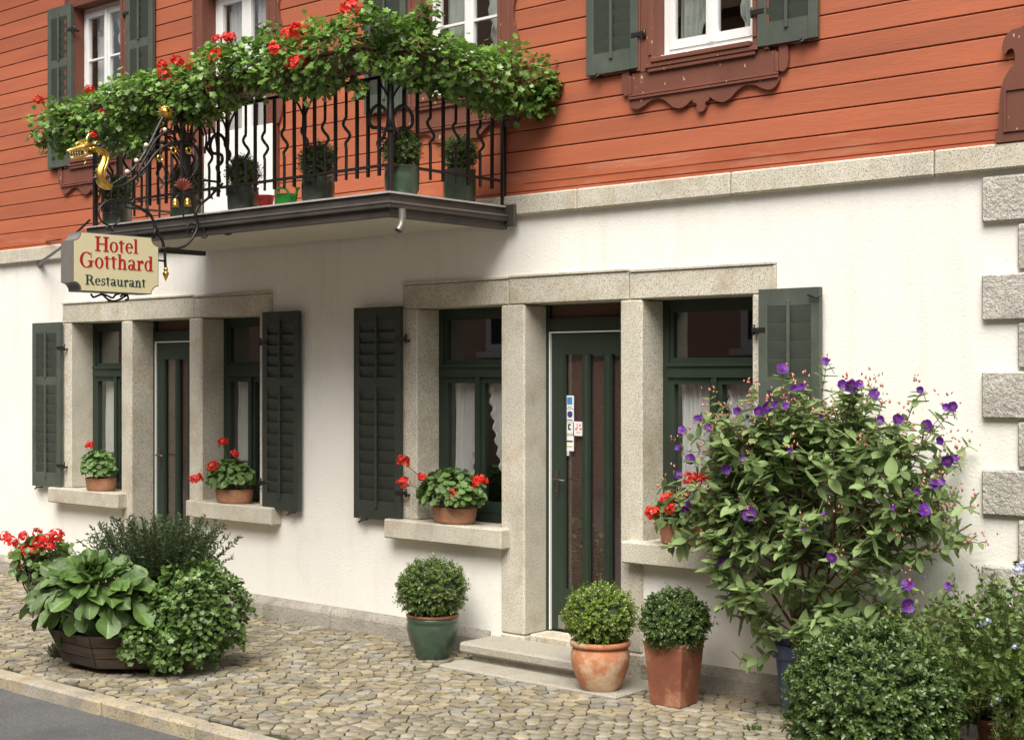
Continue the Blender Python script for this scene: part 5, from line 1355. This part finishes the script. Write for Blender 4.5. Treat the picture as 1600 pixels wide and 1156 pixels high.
# twisted upper rod through the sun, smooth rod below it, and arches
C = bez([S(172,290), S(186,281), S(201,271), S(217,252), S(233,226), S(246,199), S(258,176), S(268,160), S(276,146)], 10)
tw = MB(); tw.tube(C, .0085, 5)
for ph in (0, math.pi):
    tw.tube([p+Vector((math.cos(i*.9+ph)*.009, math.sin(i*.9+ph)*.006, math.sin(i*.9+ph)*.009)) for i, p in enumerate(C)], .0055, 5)
tw.build('twisted_rod', M['iron'], sign)
trace([(172,293),(188,291),(203,284),(218,270),(230,258),(243,240),(259,228),(276,222),(292,222),(304,229),(311,243),(309,262),(300,276)], .010, 'smooth_rod')
trace([(213,273),(232,238),(246,216),(261,207),(278,206),(296,211),(306,222)], .010, 'arch_rod')
trace([(205,283),(222,273),(228,262)], .008, 'arch_rod')
trace([(283,210),(283,232),(283,266),(285,290)], .009, 'stem_rod'); trace([(292,212),(292,226)], .008, 'stem_rod'); trace([(272,224),(303,224)], .007, 'cross_bar')
trace([(310,250),(302,273),(288,283),(281,280),(282,275)], .006, 'curl', taper=True)
trace([(250,250),(258,270),(252,283),(246,280),(247,275)], .006, 'curl', taper=True); trace([(256,262),(264,272),(262,283),(258,282)], .006, 'curl', taper=True)
for (x, y) in ((271,234.5),(295,235),(250,247.5)):
    c = S(x, y); MB().tube([c+Vector((0, .022*math.cos(t*math.pi/8), .022*math.sin(t*math.pi/8))) for t in range(16)], .0075, 7, closed=True).build('gold_ring', M['gold'], sign)
M['pearl'] = mat('pearl', (.80,.72,.52), .3)
for (x, y) in ((198.7,268.5),(213,251),(228.4,227),(257.4,203)): MB().ball(S(x, y, .004), .0165).build('pale_ball', M['pearl'], sign)
# leafy iron clump above the arches
for k in range(16):
    a = k*.83; q = S(284, 176); d = Vector((random.uniform(-.01,.03), math.cos(a), math.sin(a)*1.1))*random.uniform(.06,.15)
    p = [q+d*.1, q+d*.55+Vector((.012,0,.012)), q+d+Vector((.0,0,-.015))]
    MB().tube(bez(p, 3), [.006,.010,.014,.016,.014,.009,.002], 6).build('iron_leaf', M['iron'], sign)
trace([(284,176),(300,180),(314,192),(322,212),(320,240)], .008, 'arch_rod'); trace([(290,170),(312,178),(330,196),(338,220),(340,250),(344,285)], .009, 'arch_rod'); trace([(284,176),(283,196),(283,210)], .011, 'stem_rod')
# sun
c = S(258.5,175, .015); sunb = MB().ball(c, .034, 16, 10).build('sun_ornament', M['gold'], sign)
for k in range(16):
    a = k*math.pi/8; rv = Vector((math.sin(ALPHA), math.cos(ALPHA), 0)); d = rv*math.cos(a)+Vector((0,0,math.sin(a))); n_ = rv*-math.sin(a)+Vector((0,0,math.cos(a))); nf = Vector((math.cos(ALPHA), -math.sin(ALPHA), 0)); r1 = .072 if k % 2 == 0 else .060
    MB().add([c+d*.026+n_*.010, c+d*.026-n_*.010, c+d*.026+nf*.010, c+d*r1, c+d*.026-nf*.006], [(0,2,3),(2,1,3),(1,4,3),(4,0,3),(0,4,2),(4,1,2)]).build('sun_ray', M['gold'], sunb)
# red and gold iron flower
c = S(285, 298); M['rust_red'] = mat('rust_red', (.26,.060,.045), .55, var=.3, scale=30)
for k in range(9):
    a = R(20+k*17.5); d = Vector((random.uniform(-.03,.03), math.cos(a), math.sin(a)))
    MB().tube(bez([c, c+d*.05+Vector((.01,0,.01)), c+d*.095+Vector((.02,0,-.004))], 3), [.006,.010,.013,.014,.012,.008,.003], 6).build('iron_petal', M['rust_red'], sign)
for (x, y, s) in ((274,316,-1),(293,315,1)):
    q = S(x, y); MB().tube(bez([c+Vector((0,0,-.01)), q+Vector((.01,0,.035)), q], 3), .007, 6).build('bell_stalk', M['iron'], sign)
    MB().lathe([(.004,.03),(.016,.022),(.023,.0),(.020,-.018),(.030,-.034),(.024,-.036),(.012,-.01)], 12, c=q, cap=False).build('gold_bell', M['gold'], sign)
trace([(285,300),(286,325),(287,345)], .007, 'stem_rod')
# dragon head
neck = bez([S(173,291), S(164,289), S(157,281), S(157,268), S(162,254), S(163,243), S(156,235), S(144,232), S(134,235)], 6); n = len(neck)
dr = MB().tube(neck, [.016+.020*math.sin(math.pi*min(1,.18+i/n*.95)) for i in range(n)], 12).build('dragon_neck', M['gold'], sign)
for off in (-1, 1):
    MB().tube([p+Vector((.030, off*.012, off*.004)) for p in neck[2:-3]], .007, 6).build('neck_ridge', M['gold'], dr)
for i in range(2, n-2, 3):
    p = neck[i]; t = (neck[i+1]-neck[i-1]).normalized(); o_ = Vector((0, t.z, -t.y)); o_ = o_ if o_.y*( -1) > 0 or o_.z > .3 else -o_
    MB().add([p+t*.022+o_*.022, p-t*.022+o_*.022, p+o_*.062-t*.010, p+Vector((.012,0,0))+o_*.03, p-Vector((.012,0,0))+o_*.03], [(0,3,2),(3,1,2),(1,4,2),(4,0,2)]).build('neck_spike', M['iron'], dr)
def loft(secs, name, m, parent, seg=10):
    b = MB(); vs = []; fs = []
    for (c, ry, rz) in secs:
        for k in range(seg): a = 2*math.pi*k/seg; vs.append((c.x+ry*math.cos(a), c.y, c.z+rz*math.sin(a)))
    for i in range(len(secs)-1):
        for k in range(seg): fs.append((i*seg+k, i*seg+(k+1)%seg, (i+1)*seg+(k+1)%seg, (i+1)*seg+k))
    fs.append(tuple(range(seg-1,-1,-1))); fs.append(tuple((len(secs)-1)*seg+k for k in range(seg)))
    b.add(vs, fs, True); return b.build(name, M[m], parent)
hd = loft([(S(148,232),.022,.026),(S(140,230),.032,.034),(S(132,229),.034,.030),(S(124,231),.028,.022),(S(116,233),.022,.015),(S(109,235),.018,.014),(S(104,236),.007,.007)], 'dragon_head', 'gold', sign)
loft([(S(142,238),.018,.014),(S(133,243),.020,.011),(S(124,246),.018,.009),(S(115,247),.014,.008),(S(109,246),.006,.005)], 'lower_jaw', 'gold', hd)
trace([(140,228),(136,222),(136,216),(139,210),(138,206)], .014, 'horn', 'gold', parent=hd, taper=True)
trace([(133,228),(127,222),(119,225),(121,228)], .012, 'brow_crest', 'gold', parent=hd, taper=True)
trace([(146,229),(151,222),(157,223)], .011, 'ear', 'gold', parent=hd, taper=True); trace([(128,246),(134,252),(131,257)], .008, 'beard', 'gold', parent=hd, taper=True)
trace([(126,240),(117,241),(110,242),(105,240)], .006, 'tongue', 'rust_red', parent=hd, taper=True)
MB().ball(S(130,229,.030), .009).build('eye', M['pearl'], hd)
tt = MB()
for i, x in enumerate((109,113,117,121,125)):
    p = S(x, 237.5, .010); q = p+Vector((0,.004,-.018)); tt.tube([p,q], [.004,.001], 5); p = S(x+1, 244.5, .008); tt.tube([p, p+Vector((0,0,.014))], [.0035,.001], 5)
tt.build('teeth', M['pearl'], hd)
# stays to the wall
w1 = on_y(521,371,-.001); MB().tube([S(363,361), w1], .0055, 6).build('stay_rod', M['iron'], sign)
w2 = on_y(60,413,-.0); e2 = Vector((SX+CX, S(150,372).y, 3.045)); 
MB().tube([w2, w2.lerp(e2,.12), w2.lerp(e2,.5), e2+Vector((0,0,.05))], [.022,.016,.010,.008], 7).build('stay_rod', M['iron'], sign)
MB().tube([on_y(72,378,-.02), on_y(96,374,-.25)], .007, 6).build('stay_rod', M['iron'], sign)
# arms carrying the bracket back to the wall under and over the slab
wy = lambda z: Vector((SX, -.001, z))
MB().tube([S(344,285), Vector((SX, BY-.06, S(344,285).z))], .009, 7).build('wall_arm', M['iron'], sign)

# ------------------------------------------------------------------ things left on the balcony floor
M['can_green'] = mat('can_green', (.035,.30,.045), .4, spec=.5); M['can_red'] = mat('can_red', (.50,.03,.04), .4)
p = on_y(447, 316, -1.02); rt = empty('watering_can', (p.x, -1.02, ZS-.0115)); tag(rt, 'bright green plastic watering can on the balcony edge', 'watering can')
b = MB().lathe([(.078,0),(.084,.006),(.082,.10),(.078,.112),(.060,.116),(.001,.118)], 24, sx=1.15, sy=.75)
bd = b.build('can_body', M['can_green'], rt, world=False)
MB().tube(bez([(-.07,0,.10),(-.098,0,.15),(-.06,0,.165),(.0,0,.15),(.03,0,.113)], 5), .009, 8).build('handle', M['can_green'], rt, world=False)
MB().tube([(.075,0,.03),(.105,0,.08),(.122,0,.14)], [.020,.013,.009], 10).tube([(.122,0,.14),(.126,0,.155)], [.018,.020], 10).build('spout', M['can_green'], rt, world=False)
p = on_y(412, 322, -1.0); rt = empty('red_bucket', (p.x, -.98, ZS-.0115)); tag(rt, 'small red plastic bucket between the dark pot and the green can', 'bucket')
MB().lathe([(.040,0),(.062,.12),(.066,.122),(.066,.130),(.060,.130),(.038,.006),(.001,.006)], 20, cap=False).build('bucket_body', M['can_red'], rt, world=False)
MB().tube(bez([(-.064,0,.125),(-.05,-.03,.10),(0,-.066,.085),(.05,-.03,.10),(.064,0,.125)], 4), .003, 5).build('handle', M['can_red'], rt, world=False)
